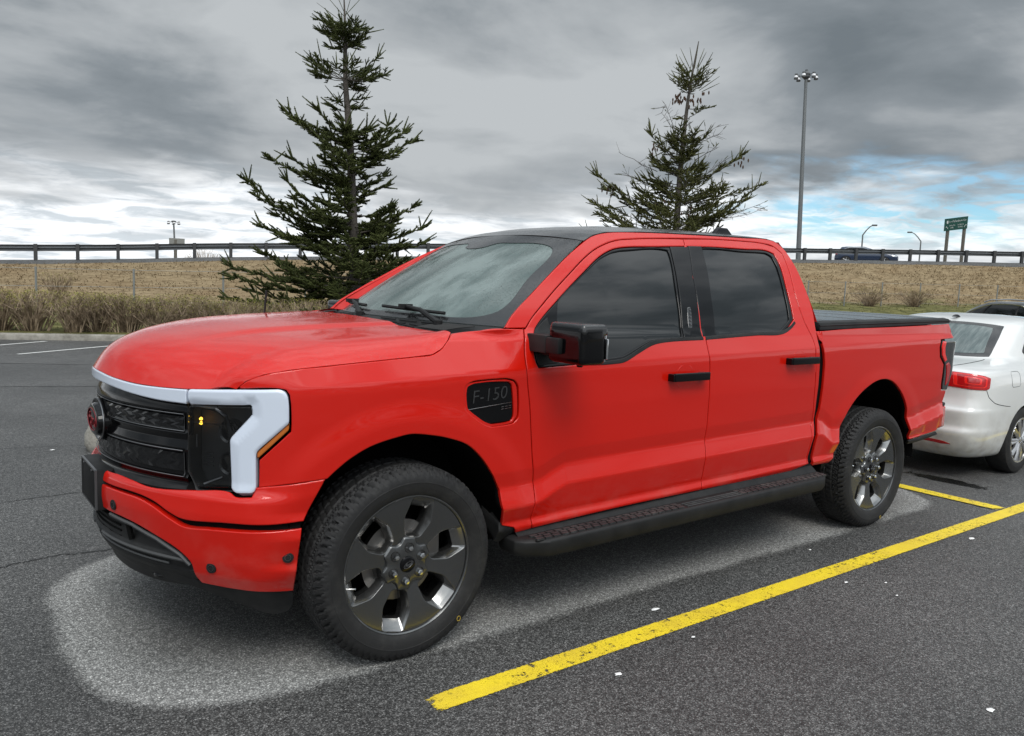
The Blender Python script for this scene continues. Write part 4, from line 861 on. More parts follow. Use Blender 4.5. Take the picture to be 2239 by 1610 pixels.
# ---- cargo bed
tl=[(4.482,1.298),(4.468,1.248),(4.486,1.177),(4.560,1.120),(4.563,.957),(4.575,.921),(4.665,.914),(4.70,1.0),(4.76,1.10),(4.74,1.19),(4.78,1.22),(4.80,1.285)]
bs=o['bed_front']+o['bed_arch']+[(4.592,.605),(4.648,.774),(4.664,.912)]+rev(tl)[-0:][:0]+[(4.575,.917),(4.558,.955),(4.555,1.118),(4.482,1.175),(4.463,1.248),(4.478,1.303),(4.72,1.310),(4.70,1.36),(4.655,1.418),(4.62,1.417),(3.873,1.399),(3.26,1.387)]
bed=both('bed_side',bs,M['red'],step=.018,corner=28)
b_=MB(); b_.box((3.78,0,.95),(.80,.80,.03)); b_.box((3.80,.90,1.25),(.80,.05,.12)); b_.box((3.80,-.90,1.25),(.80,.05,.12)); b_.build('bed_liner',M['void'],truck)
for q in (0,1):
    L=panel('tail_light',roundc(tl,.008,3),S,M['smoke'],bed[q],step=.014,gap=.002,off=.006,th=.04,mir=q,curve=False)
    panel('lamp_strip',roundc([(4.487,1.290),(4.475,1.248),(4.492,1.185),(4.548,1.135),(4.58,1.15),(4.535,1.20),(4.525,1.245),(4.54,1.288)],.01),S,M['redbright'],L,step=.014,gap=0,off=.013,th=.008,mir=q,curve=False)
    panel('lamp_strip',roundc([(4.58,1.115),(4.625,1.13),(4.66,1.10),(4.655,.985),(4.61,.95),(4.60,1.05)],.01),S,M['redlens'],L,step=.014,gap=0,off=.012,th=.008,mir=q,curve=False)
    panel('mud_lip',[(4.14,.575),(4.59,.600),(4.60,.575),(4.3,.54),(4.15,.535)],S,M['black'],truck,step=.03,gap=0,off=-.004,mir=q)
    panel('splash_guard',[(3.065,.52),(3.12,.52),(3.135,.545),(3.13,.40),(3.08,.40)],S,M['black'],truck,step=.03,gap=0,off=-.008,th=.2,mir=q,curve=False)
    panel('splash_guard',[(.47,.515),(.545,.49),(.57,.455),(.50,.405),(.46,.42)],S,M['black'],truck,step=.03,gap=0,off=-.01,th=.15,mir=q,curve=False)
# tailgate and rear bumper
def TG(y,z): return np.stack([4.80-.10*np.abs(y)**3-.03*sst(.95,1.4,z)-.0*y,y,z],-1)
panel('tailgate',[(-.80,.80),(.80,.80),(.83,1.33),(.80,1.41),(-.80,1.41),(-.83,1.33)],TG,M['red'],truck,step=.03,th=.05)
b_=MB(); b_.prism([(4.585,-.985),(4.72,-.965),(4.84,-.86),(4.90,-.5),(4.90,.5),(4.84,.86),(4.72,.965),(4.585,.985),(4.60,.8),(4.60,-.8)],(0,0,.62),(1,0,0),(0,1,0),(0,0,1),.165); rb=b_.build('rear_bumper',M['red'],truck,bevel=.02,seg=3)
b_=MB(); b_.prism([(4.66,-.972),(4.73,-.955),(4.85,-.85),(4.905,-.5),(4.905,.5),(4.85,.85),(4.73,.955),(4.66,.972),(4.66,.8),(4.66,-.8)],(0,0,.783),(1,0,0),(0,1,0),(0,0,1),.028); b_.build('step_pad',M['black'],rb,bevel=.01)
b_=MB(); b_.rev([(0,.006),(.012,.006),(.02,.004),(.022,-.004)],16,(4.775,-.93,.70),(.55,-.83,0)); b_.build('parking_sensor',M['black'],rb,smooth=True)
# soft tonneau over the bed
def TN(a,b): x=2.955+a*(4.70-2.955); return np.stack([x,b*.905,1.425+.030*a+.012*(1-b**4)-.007*np.exp(-((a*4)%1.0-.5)**2/.0012)],-1)
tmat=wet(mat('tonneau_vinyl',(.045,.046,.048),.24,spec=.7),150,.8,.3)
ton=sheet('tonneau_cover',TN,60,24,tmat,truck,v=(-1,1),th=.035)
for q in (1,-1):
    b_=MB(); b_.add(*(lambda P:(P,[(0,1,2,3),(7,6,5,4),(0,4,5,1),(1,5,6,2),(2,6,7,3),(3,7,4,0)]))([(2.945,q*.885,1.376),(2.945,q*.955,1.376),(2.945,q*.945,1.425),(2.945,q*.885,1.434),(4.71,q*.885,1.420),(4.68,q*.955,1.420),(4.69,q*.945,1.452),(4.71,q*.885,1.462)])); b_.build('cover_rail',M['black'],ton,bevel=.008)
    b_=MB(); b_.tube([(2.945,q*.948,1.405),(4.69,q*.95,1.440)],.006,6); b_.build('rail_seal',M['black'],ton)
# ---- running boards
for q in (0,1):
    sg=1 if q else -1
    pl_=[(.525,-.90),(.525,-1.02),(.56,-1.06),(.66,-1.112),(2.88,-1.112),(2.965,-1.06),(2.985,-1.0),(2.985,-.90)]
    zt=lambda x: .445+.013*(x-.6)
    V=[];n=len(pl_)
    for z_,k in ((-.085,.985),(-.055,1.0),(-.012,1.0),(0,.985)):
        for x,y in pl_: V.append((1.75+(x-1.75)*(k if abs(x-1.75)>1 else 1),sg*abs(y)*(k*.5+.5),zt(x)+z_))
    F=[(i*n+k,i*n+(k+1)%n,(i+1)*n+(k+1)%n,(i+1)*n+k) for i in range(3) for k in range(n)]+[tuple(range(n)),tuple(3*n+k for k in range(n))]
    rbd=MB().add(V,F).build('running_board',M['black'],truck,bevel=.006)
    tp=MB(); rng=random.Random(5)
    for x0,x1 in ((.62,1.62),(2.10,2.92)):
        xs=np.arange(x0,x1,.05)
        for x in xs:
            for y in (-1.085,-1.06,-1.035): tp.box((x+ (0.012 if y==-1.06 else 0),sg*abs(y),zt(x)+.003),(.020,.009,.0045))
    for y in (-1.088,-1.066,-1.044): tp.tube([(1.62,sg*abs(y),zt(1.62)+.002),(2.1,sg*abs(y),zt(2.1)+.002)],.004,5)
    tp.build('step_tread',M['step'],rbd)
    b_=MB(); V=[(.545,sg*.985,.475),(2.93,sg*.985,.53),(2.93,sg*.90,.47),(.545,sg*.90,.44)]; b_.add(V,[(0,1,2,3)]); b_.add([(.56,sg*1.00,zt(.56)),(2.96,sg*1.00,zt(2.96)),(2.93,sg*.965,.525),(.56,sg*.965,.468)],[(0,1,2,3)]); b_.build('sill_cover',M['black'],rbd)
    b_=MB(); 
    for x in (.9,1.7,2.6): b_.box((x,sg*.86,.38),(.05,.14,.03))
    b_.build('step_bracket',M['void'],rbd)
# ---- wheels
def tyre_mesh():
    prof=[(.294,.118),(.300,.124),(.312,.131),(.335,.137),(.352,.1385),(.353,.1395),(.357,.1395),(.358,.1385),(.372,.1375),(.386,.133),(.3965,.1245),(.4055,.115),(.4105,.104)]
    cross=list(np.linspace(.098,-.098,27)); pr=prof+[(.4185-.9*abs(t)**2.4*.85,t) for t in cross]+[(r,-t) for r,t in reversed(prof)]
    pr=np.array(pr); nT=420; m=len(pr); th=np.arange(nT)/nT*2*math.pi; pitch=2*math.pi/76
    Rr=np.repeat(pr[None,:,0],nT,0); Tt=np.repeat(pr[None,:,1],nT,0); Th=np.repeat(th[:,None],m,1)
    a=np.abs(Tt); side=np.sign(Tt)
    ph=((Th+side*.9*np.maximum(a-.03,0)*3.0+.02*np.sin(a*90))/pitch)%1.0
    tread=(Rr>.384)
    lat=(ph<.24)&(a>.056)&tread
    lat2=((((Th-.8*Tt)/ (pitch*1.0)))%1.0<.15)&(a<=.056)&tread
    circ=((np.abs(a-.052)<.0062)|(np.abs(a-.0)<.0055)|((np.abs(a-.088)<.003)&(ph>.5)))&tread
    sipe=((ph*4)%1.0<.14)&(a>.056)&tread&~lat
    depth=np.where(lat,np.where(a>.118,.008,.014),0); depth=np.maximum(depth,np.where(lat2,.006,0)); depth=np.maximum(depth,np.where(circ,.0085,0)); depth=np.maximum(depth,np.where(sipe,.0018,0))
    Rr=Rr-depth
    V=np.stack([Rr*np.cos(Th),-Tt,Rr*np.sin(Th)],-1).reshape(-1,3)
    F=[(k*m+i,((k+1)%nT)*m+i,((k+1)%nT)*m+i+1,k*m+i+1) for k in range(nT) for i in range(m-1)]
    me=bpy.data.meshes.new('tyre'); me.from_pydata(V.tolist(),[],F); me.shade_smooth(); me.set_sharp_from_angle(angle=R(38)); me.materials.append(M['rubber']); return me
WIN=[76+60*k for k in range(6)]
def rotp(L,deg): c,s=math.cos(R(deg)),math.sin(R(deg)); return [(r*c-t*s,r*s+t*c) for r,t in L]
Ow=roundc([(.283,-.052),(.283,.052),(.19,.067),(.114,.036),(.114,-.036),(.19,-.067)],.016,4); Iw=roundc([(.243,-.044),(.243,.044),(.193,.048),(.128,.026),(.128,-.026),(.193,-.048)],.014,4)
def face_t(r): return .112-.020*np.clip((.286-r)/.166,0,1.2)**1.3
def make_wheel():
    root=empty('wheel'); ty=link('tyre',tyre_mesh(),None,root)
    m_=MB(); m_.rev([(.288,.108),(.289,.1185),(.294,.1225),(.2995,.1215),(.3015,.116),(.297,.10),(.285,.06),(.272,-.10)],72,ax=(0,-1,0)); 
    def FS(u,v): r=np.hypot(u,v); return np.stack([u,-face_t(r),v],-1)
    circ_=[(.2895*math.cos(t),.2895*math.sin(t)) for t in np.linspace(0,2*math.pi,90,endpoint=False)]
    rim=panel('rim',circ_,FS,M['rim'],root,step=.014,gap=0,bev=.003,drop=.002,th=.02,holes=[rotp(Ow,d) for d in WIN],curve=False)
    m_.build('rim_lip',M['rim'],rim,smooth=True)
    bv=MB(); A=np.array(Ow);B=np.array(Iw); st_=[(0,0),(.30,.010),(.38,.0125),(.64,.024),(.72,.027),(1,.040),(1,.075)]
    for d in WIN:
        V=[];n=len(A)
        for f,dp in st_:
            L=rotp([tuple(p) for p in A*(1-f)+B*f],d)
            for (x,z),(x0,z0) in zip(L,rotp([tuple(p) for p in A],d)): V.append((x,-(float(face_t(math.hypot(x0,z0)))-.002-dp),z))
        F=[(i*n+k,i*n+(k+1)%n,(i+1)*n+(k+1)%n,(i+1)*n+k) for i in range(len(st_)-1) for k in range(n)]; bv.add(V,F)
    o_=bv.build('spoke_window',M['bevel'],rim); o_.data.shade_smooth(); o_.data.set_sharp_from_angle(angle=R(18))
    # hub star with lug pockets
    star=[]
    for k in range(6):
        d=84+60*k
        for a_,r_ in ((-13,.120),(13,.120),(24,.097),(36,.097)): star.append((r_*math.cos(R(d+a_)),r_*math.sin(R(d+a_))))
    star=roundc(star,.006,3); h=MB(); n=len(star); V=[]
    for f,tt in ((1.0,.060),(1.0,.088),(.93,.098),(.60,.104),(.45,.104)): V+=[(x*f,-tt,z*f) for x,z in star]
    F=[(i*n+k,i*n+(k+1)%n,(i+1)*n+(k+1)%n,(i+1)*n+k) for i in range(4) for k in range(n)]+[tuple(4*n+k for k in range(n))]
    hub=h.add(V,F).build('hub',M['rim'],root,bevel=.002)
    for k in range(6):
        x,z=.071*math.cos(R(84+60*k)),.071*math.sin(R(84+60*k)); pk=MB(); pk.rev([(0,.1035),(.0185,.1035),(.0205,.1062),(.0215,.1045)],18,(x,0,z),(0,-1,0)); pk.build('lug_pocket',M['rimdark'],hub,smooth=True)
    for k in range(6):
        x,z=.071*math.cos(R(84+60*k)),.071*math.sin(R(84+60*k)); q=MB(); q.rev([(.0125,.103),(.0125,.118),(.010,.122),(0,.1235)],6,(x,0,z),(0,-1,0)); q.build('lug_nut',M['chrome'],hub)
    c_=MB(); c_.rev([(0,.1125),(.030,.1115),(.034,.109),(.036,.102)],30,(0,0,0),(0,-1,0)); cap=c_.build('centre_cap',M['gloss'],hub,smooth=True)
    q=MB(); t_=np.linspace(0,2*math.pi,30); q.tube([(.024*math.cos(v)*math.cos(.5)-.010*math.sin(v)*math.sin(.5),-.113,.024*math.cos(v)*math.sin(.5)*.9+.010*math.sin(v)) for v in t_],.0009,5); q.build('cap_ring',M['chrome'],cap)
    text('cap_script','Ford',.017,lambda X,Y,Z:(X*.95,-.1132-Z,Y+.30*X),M['chrome'],cap,shear=.3,depth=.0004)
    k_=MB(); k_.rev([(.06,.03),(.175,.03),(.175,.0),(.06,.0)],48,(0,0,0),(0,-1,0)); k_.build('brake_disc',M['disc'],root,smooth=False)
    k_=MB(); k_.box((.135,-.02,.04),(.05,.035,.085)); k_.build('brake_caliper',M['disc'],root,bevel=.01)
    k_=MB(); k_.rev([(.0,-.06),(.272,-.06),(.272,-.10)],40,(0,0,0),(0,-1,0)); k_.build('wheel_back',M['void'],root)
    v_=MB(); v_.tube([(.262*math.cos(R(-166)),-.085,.262*math.sin(R(-166))),(.245*math.cos(R(-166)),-.105,.245*math.sin(R(-166)))],.004,6); v_.build('valve',M['chrome'],root)
    k_=MB(); ck=[(.385*math.cos(t)*1,.385*math.sin(t)) for t in (0,)]; t_=np.linspace(0,2*math.pi,14); k_.tube([(.372*math.cos(R(-49))+.009*math.cos(v),-.1385,.372*math.sin(R(-49))+.011*math.sin(v)) for v in t_],.0012,5); k_.build('chalk_mark',M['yellow_mark'],root)
    return root
wh=make_wheel(); wh.parent=truck; wh.location=(0,-.868,.4105)
for x,y,rz,ry in ((3.69,-.868,0,24),(0,.868,math.pi,10),(3.69,.868,math.pi,33)):
    c_=copy_tree(wh,truck); c_.location=(x,y,.4105); c_.rotation_euler=(0,R(ry),0) if rz==0 else (0,R(ry),math.pi)
# radio mast by the far corner of the bonnet
b_=MB(); b_.tube([(.02,.80,1.33),(.035,.80,1.50)],.0065,6); b_.tube([(.0,.80,1.30),(.02,.80,1.345)],.012,8); b_.build('aerial',M['black'],truck)

# ------------------------------------------------------------------ other cars: closed shells of stacked plan rings (local +X is the nose, x=0 the tail)
def ring_surface(Rg):
    Rg=np.array(Rg,float); K=np.arange(len(Rg))
    # smooth interpolation of every ring property
    kk=np.linspace(0,len(Rg)-1,(len(Rg)-1)*8+1); T_=_cr3n(Rg)
    def get(k): k=np.clip(np.asarray(k,float),0,len(Rg)-1); return [np.interp(k,kk,T_[:,i]) for i in range(Rg.shape[1])]
    def F(th,k):
        z,xr,xf,w_,n=get(np.asarray(k)*10); c,s=np.cos(th),np.sin(th); xc=(xr+xf)/2;a=(xf-xr)/2
        return np.stack([xc+a*np.sign(c)*np.abs(c)**(2/n),w_*np.sign(s)*np.abs(s)**(2/n),z],-1)
    def kz(z): # ring index of a height
        return float(np.interp(z,np.maximum.accumulate(T_[:,0]+np.arange(len(T_))*1e-9),kk))/10
    def side(x,z,sg=-1):
        k=kz(z); _,xr,xf,w_,n=[float(v) for v in get(k*10)]; t=np.clip((x-(xr+xf)/2)/((xf-xr)/2),-1,1); a=math.acos(np.sign(t)*abs(t)**(n/2)); return (-a if sg<0 else a-2*math.pi,k)
    def back(y,z):
        k=kz(z); _,xr,xf,w_,n=[float(v) for v in get(k*10)]; t=np.clip(y/w_,-1,1); a=math.asin(abs(t)**(n/2)); return (-math.pi+a*(1 if y<0 else -1),k)
    def front(y,z):
        k=kz(z); _,xr,xf,w_,n=[float(v) for v in get(k*10)]; t=np.clip(y/w_,-1,1); a=math.asin(abs(t)**(n/2)); return ((-1 if y<0 else 1)*a,k)
    return F,side,back,front,len(Rg)-1
def _cr3n(P,n=8):
    Q=np.vstack([2*P[0]-P[1],P,2*P[-1]-P[-2]]);out=[]
    for i in range(len(P)-1):
        a,b_,c,d=Q[i:i+4]
        for t in np.arange(n)/n:
            m1=(c-a)/2;m2=(d-b_)/2; s0=c-b_
            m1=np.where(m1*s0<=0,0,np.sign(m1)*np.minimum(np.abs(m1),3*np.abs(s0)));m2=np.where(m2*s0<=0,0,np.sign(m2)*np.minimum(np.abs(m2),3*np.abs(s0)))
            out.append((2*t**3-3*t*t+1)*b_+(t**3-2*t*t+t)*m1+(3*t*t-2*t**3)*c+(t**3-t*t)*m2)
    out.append(P[-1]); return np.array(out)
def shell(name,F,nk,m,parent,wheels,wr,nt=180,sub=8):
    fine=np.linspace(0,2*math.pi,20001); q_=F(fine,np.full(20001,.7)); al=np.concatenate([[0],np.cumsum(np.linalg.norm(np.diff(q_[:,:2],axis=0),axis=1))]); al=al/al[-1]*.7+np.linspace(0,1,20001)*.3; th=-np.interp(np.linspace(0,1,nt,endpoint=False),al,fine); ks=np.linspace(0,nk,nk*sub+1)/10
    A,B=np.meshgrid(ks,th,indexing='ij'); V=F(B.ravel(),A.ravel()); n=len(ks)
    Fs=[(i*nt+j,i*nt+(j+1)%nt,(i+1)*nt+(j+1)%nt,(i+1)*nt+j) for i in range(n-1) for j in range(nt)]+[tuple(range(nt)),tuple((n-1)*nt+j for j in range(nt))]
    me=bpy.data.meshes.new(name); me.from_pydata(V.tolist(),[],Fs); bm=bmesh.new(); bm.from_mesh(me); bmesh.ops.recalc_face_normals(bm,faces=bm.faces); bm.to_mesh(me); bm.free()
    me.materials.append(m); me.materials.append(M['void']); o=bpy.data.objects.new(name,me); C.objects.link(o)
    cut=MB()
    for x,zc in wheels:
        for s_ in (1,-1): cut.rev([(0,-.22),(wr,-.22),(wr,.25),(0,.25)],36,(x,s_*.86,zc),(0,1,0))
    cm=cut.build('cutter',M['void']); cm.data.materials.clear(); cm.data.materials.append(m); cm.data.materials.append(M['void'])
    for p in cm.data.polygons: p.material_index=1
    md=o.modifiers.new('b','BOOLEAN'); md.object=cm; md.operation='DIFFERENCE'; md.solver='EXACT'
    dg=bpy.context.evaluated_depsgraph_get(); me2=bpy.data.meshes.new_from_object(o.evaluated_get(dg)); bpy.data.objects.remove(o); bpy.data.objects.remove(cm); me2.name=name
    me2.shade_smooth(); me2.set_sharp_from_angle(angle=R(38)); ob=bpy.data.objects.new(name,me2); C.objects.link(ob); ob.parent=parent; return ob
def car_wheel(r,wd,spokes,m):
    root=empty('wheel'); q=MB(); rim=r*.67
    q.rev([(rim,.5*wd),(rim*1.06,.52*wd),(r*.84,.53*wd),(r*.95,.46*wd),(r*.99,.34*wd),(r,.15*wd),(r,-.15*wd),(r*.99,-.34*wd),(r*.9,-.5*wd),(rim,-.5*wd)],64,(0,0,0),(0,-1,0)); q.build('tyre',M['rubber'],root,smooth=True)
    q=MB(); q.rev([(rim*1.02,.49*wd),(rim,.51*wd),(rim*.93,.50*wd),(rim*.90,.40*wd),(rim*.88,-.4*wd)],48,(0,0,0),(0,-1,0)); rm=q.build('rim',m,root,smooth=True)
    q=MB()
    for k in range(spokes):
        a=2*math.pi*k/spokes
        for da in (-.09,.09):
            e=np.array([math.cos(a+da*.9),0,math.sin(a+da*.9)]);b0=np.array([math.cos(a+da*1.6),0,math.sin(a+da*1.6)]); q.tube([b0*rim*.18+[0,-.40*wd,0],e*rim*.6+[0,-.46*wd,0],e*rim*.93+[0,-.44*wd,0]],[.020,.017,.019],6)
    q.rev([(0,.50*wd),(rim*.12,.49*wd),(rim*.25,.42*wd),(rim*.26,.2*wd)],24,(0,0,0),(0,-1,0)); q.build('spokes',m,rm,smooth=True)
    q=MB(); q.rev([(0,.10*wd),(rim*.87,.10*wd)],30,(0,0,0),(0,-1,0)); q.build('wheel_back',M['void'],root); return root
def seam(F,pts,parent,name,m,r=.0035,off=.0):
    pts=np.array(pts,float); t=np.linspace(0,1,len(pts)); q=np.linspace(0,1,len(pts)*6); U=np.interp(q,t,pts[:,0]);K_=np.interp(q,t,pts[:,1]); b_=MB(); b_.tube(F(U,K_),r,5); b_.build(name,m,parent)
white=mat('white_car_paint',(.66,.67,.66),.32,0,1); t,b=rig(white); p=ocoord(t); sp_=t.n('ShaderNodeSeparateXYZ'); t.l(p,sp_.inputs[0]); t.l(t.mix(t.math('MULTIPLY',t.mr(sp_.outputs[2],.75,.2),t.mr(t.noise(p,6,5),.35,.75)),(.66,.67,.66),(.40,.38,.35)),b.inputs['Base Color'])
silver=mat('silver_alloy',(.55,.55,.56),.25,.9)
rearglass=mat('misted_rear_glass',(.06,.085,.085),.12,0,0,spec=.8); t,b=rig(rearglass); p=ocoord(t); st=t.n('ShaderNodeMapping'); t.l(p,st.inputs[0]); st.inputs['Scale'].default_value=(1,6,1); t.l(t.mix(t.mr(t.noise(st.outputs[0],4,5,.6),.35,.7),(.05,.075,.075),(.14,.175,.17)),b.inputs['Base Color'])
def P2(fn,L,**k): return [fn(*q,**k) for q in L]
# ---- white saloon
sed=empty('saloon_car',(5.66,.07,0)); tag(sed,'white saloon car with red tail lamps parked nose-away behind the pick-up tailgate','car')
RG=[(0.17,0.3,4.36,0.74,9),(0.2,0.16,4.5,0.82,9),(0.27,0.075,4.58,0.852,11),(0.36,0.035,4.62,0.873,13),(0.44,0.012,4.63,0.886,13),(0.5,0.03,4.62,0.888,13),(0.62,0.022,4.62,0.892,13),(0.665,0.05,4.61,0.892,13),(0.74,0.075,4.58,0.89,13),(0.84,0.082,4.5,0.884,13),(0.92,0.09,4.36,0.872,13),(0.97,0.115,4.15,0.852,13),(1.0,0.19,3.95,0.825,8),(1.022,0.36,3.7,0.795,8),(1.05,0.66,3.35,0.762,8),(1.085,0.78,3.2,0.748,6),(1.16,0.89,3.02,0.722,6),(1.25,1.03,2.82,0.688,6),(1.335,1.185,2.62,0.648,5.6),(1.385,1.31,2.45,0.612,5.2),(1.425,1.48,2.3,0.55,4.6),(1.45,1.7,2.12,0.42,4),(1.462,1.85,1.98,0.22,3.5)]
F,side,back,front,nk=ring_surface(RG)
sb_=shell('body',F,nk,white,sed,((.985,.31),(3.63,.31)),.345)
wv_=0
rw=[back(y,z) for y,z in ((-.60,1.078),(-.3,1.066),(0,1.062),(.3,1.066),(.60,1.078),(.575,1.20),(.535,1.325),(.52,1.36),(.3,1.378),(0,1.384),(-.3,1.378),(-.52,1.36),(-.535,1.325),(-.575,1.20))]
kp=lambda L: [(a,k) for a,k in L]
panel('rear_window',roundc(rw,.02,3),F,M['frit'],sed,step=.03,gap=0,off=.003,th=.01,curve=False)
rw2=[back(y,z) for y,z in ((-.54,1.105),(0,1.088),(.54,1.105),(.50,1.22),(.455,1.335),(0,1.358),(-.455,1.335),(-.50,1.22))]
panel('rear_glass',roundc(rw2,.02,3),F,rearglass,sed,step=.03,gap=0,off=.0065,th=.004,curve=False)
for sg in (-1,1):
    gw=[side(x,z,sg) for x,z in ((1.30,1.06),(1.22,1.13),(1.36,1.24),(1.55,1.325),(1.80,1.385),(2.30,1.37),(2.70,1.22),(3.02,1.07))]
    panel('side_window',roundc(gw,.02,3),F,M['tint'],sed,step=.05,gap=0,off=.003,th=.006,curve=False)
    lo=[back(sg*y,z) for y,z in ((.44,.965),(.62,.964),(.76,.958))]+[side(.215,.945,sg),side(.275,.925,sg),side(.250,.835,sg),side(.21,.822,sg)]+[back(sg*y,z) for y,z in ((.76,.825),(.62,.833),(.48,.838))]
    L=panel('tail_light',roundc(lo,.012,3),F,M['redlens'],sed,step=.02,gap=0,off=.008,th=.012,curve=False)
    for f_,mm,of in ((.80,M['redbright'],.0092),(.70,M['redlens'],.0100),(.46,M['redbright'],.0108),(.34,M['redlens'],.0116)):
        c_=np.mean(np.array(lo),0); panel('lamp_element',roundc([tuple(c_+(np.array(q)-c_)*f_) for q in lo],.012,3),F,mm,L,step=.02,gap=0,off=of,th=.002,drop=.0005,curve=False)
    li=[back(sg*y,z) for y,z in ((.20,.955),(.42,.965),(.47,.838),(.24,.842))]
    panel('tail_light',roundc(li,.010,3),F,M['redlens'],sed,step=.02,gap=0,off=.008,th=.012,curve=False)
    rf=[back(sg*y,z) for y,z in ((.34,.352),(.60,.345),(.665,.325),(.58,.315),(.37,.322))]
    panel('reflector',roundc(rf,.006,3),F,M['redlens'],sed,step=.02,gap=0,off=.003,th=.01,curve=False)
    seam(F,[back(sg*y,z) for y,z in ((.60,1.055),(.575,1.02),(.46,.975),(.43,.84),(.40,.80),(.30,.76),(0,.75))],sed,'boot_seam',M['void'],.0035)
    seam(F,[side(.22,.82,sg),side(.25,.76,sg),side(.34,.705,sg),side(.50,.675,sg),side(.64,.66,sg)],sed,'bumper_seam',M['void'],.0028)
    if sg<0: seam(F,[side(x,z,sg) for x,z in ((.66,.95),(.66,.85),(.68,.83),(.82,.835),(.84,.86),(.835,.955),(.81,.97),(.68,.97),(.66,.95))],sed,'filler_flap',M['satin'],.0022)
    seam(F,[side(x,z,sg) for x,z in ((1.25,1.03),(1.20,.9),(1.33,.72),(1.42,.45),(1.45,.30))],sed,'door_seam',M['void'],.003)
b_=MB(); b_.box((1.42,0,1.437),(.07,.018,.012),taper=.4); b_.build('roof_aerial',M['gloss'],sed,bevel=.004)
wz=car_wheel(.318,.205,10,silver); wz.parent=sed; wz.location=(.985,-.775,.316)
for x,y in ((3.63,-.775),(.985,.775),(3.63,.775)):
    c_=copy_tree(wz,sed); c_.location=(x,y,.316); c_.rotation_euler=(0,0,0 if y<0 else math.pi)
b_=MB(); b_.box((2.3,0,.22),(1.9,.62,.06)); b_.build('underbody',M['void'],sed)
# ---- dark crossovers in the next row
greyp=mat('dark_grey_car_paint',(.045,.048,.052),.3,.3,1); bluep=mat('dark_blue_car_paint',(.016,.030,.065),.3,.2,1); blackp=mat('black_car_paint',(.008,.008,.009),.25,0,1)
RG2=[(.22,.25,4.3,.78,5),(.30,.08,4.5,.87,5.5),(.42,.03,4.58,.905,6),(.55,.015,4.6,.918,6),(.75,.04,4.58,.918,6),(.90,.075,4.45,.905,6),(1.0,.11,4.2,.880,6),(1.05,.135,3.75,.855,5.5),(1.085,.155,3.35,.838,5),(1.14,.19,3.2,.82,5),(1.25,.27,3.02,.78,5),(1.36,.36,2.84,.74,4.8),(1.47,.44,2.62,.69,4.5),(1.54,.47,2.42,.645,4.2),(1.58,.49,2.25,.58,3.8),(1.60,.60,2.1,.47,3.2),(1.61,.9,1.8,.22,2.6)]
def crossover(loc,rz,paint,label,grp=None,sc_=1.0):
    F,side,back,front,nk=ring_surface(RG2); r_=empty('crossover_car',loc,rz); tag(r_,label,'car',grp); r_.scale=(sc_,)*3
    shell('body',F,nk,paint,r_,((.88,.35),(3.60,.35)),.385,120,6)
    bw=[back(y,z) for y,z in ((-.68,1.13),(0,1.12),(.68,1.13),(.60,1.30),(.52,1.48),(0,1.52),(-.52,1.48),(-.60,1.30))]; panel('rear_window',roundc(bw,.02,3),F,M['tint'],r_,step=.05,gap=0,off=.004,th=.006,curve=False)
    fw_=[front(y,z) for y,z in ((-.66,1.13),(0,1.12),(.66,1.13),(.58,1.30),(.50,1.48),(0,1.52),(-.50,1.48),(-.58,1.30))]; panel('windscreen',roundc(fw_,.02,3),F,M['tint'],r_,step=.05,gap=0,off=.004,th=.006,curve=False)
    for sg in (-1,1):
        gw=[(.62,1.12),(.55,1.20),(.75,1.38),(1.0,1.49),(1.5,1.53),(2.0,1.50),(2.45,1.36),(3.0,1.14)]
        G2=[side(x,z,sg) for x,z in gw]; panel('side_window',roundc(G2,.02,3),F,M['tint'],r_,step=.06,gap=0,off=.003,th=.006,curve=False)
        seam(F,[side(x,z+.012,sg) for x,z in gw[1:]],r_,'window_trim',M['chrome'],.018); seam(F,[side(x,1.5,sg) for x in (1.1,)]*1+[side(1.1,1.12,sg)],r_,'window_pillar',M['black'],.025); seam(F,[side(1.95,1.5,sg),side(1.9,1.12,sg)],r_,'window_pillar',M['black'],.025)
        b_=MB(); b_.tube([(.75,sg*.60,1.585),(.95,sg*.60,1.635),(1.5,sg*.59,1.65),(2.1,sg*.57,1.625),(2.3,sg*.57,1.57)],.016,6); b_.build('roof_rail',M['chrome'],r_)
        tl_=[back(sg*y,z) for y,z in ((.45,.98),(.80,.99))]+[side(.22,.97,sg),side(.22,.88,sg)]+[back(sg*y,z) for y,z in ((.80,.87),(.47,.88))]; panel('tail_light',roundc(tl_,.01,3),F,M['redlens'],r_,step=.03,gap=0,off=.006,th=.01,curve=False)
        hl_=[front(sg*y,z) for y,z in ((.45,.84),(.85,.88),(.87,.78),(.5,.76))]; panel('headlight',roundc(hl_,.01,3),F,M['chrome'],r_,step=.03,gap=0,off=.006,th=.01,curve=False)
    w_=car_wheel(.36,.23,5,silver); w_.parent=r_; w_.location=(.88,-.80,.36)
    for x,y in ((3.60,-.80),(.88,.80),(3.60,.80)):
        c_=copy_tree(w_,r_); c_.location=(x,y,.36); c_.rotation_euler=(0,0,0 if y<0 else math.pi)
    return r_
crossover((18.2,2.35,0),R(62),greyp,'dark grey crossover with chrome window trim and roof rails beyond the white saloon','dark crossovers parked beyond')
crossover((11.05,4.5,0),R(70),blackp,'black crossover almost hidden behind the cab, its roof edge showing above the cargo bed','dark crossovers parked beyond',.94)
# blue car passing on the road
bc=crossover((57.0,31.9,4.02),R(-61),bluep,'dark blue car driving along the road behind the guard rail',None,1.0); bc.scale=(1,1,.84)

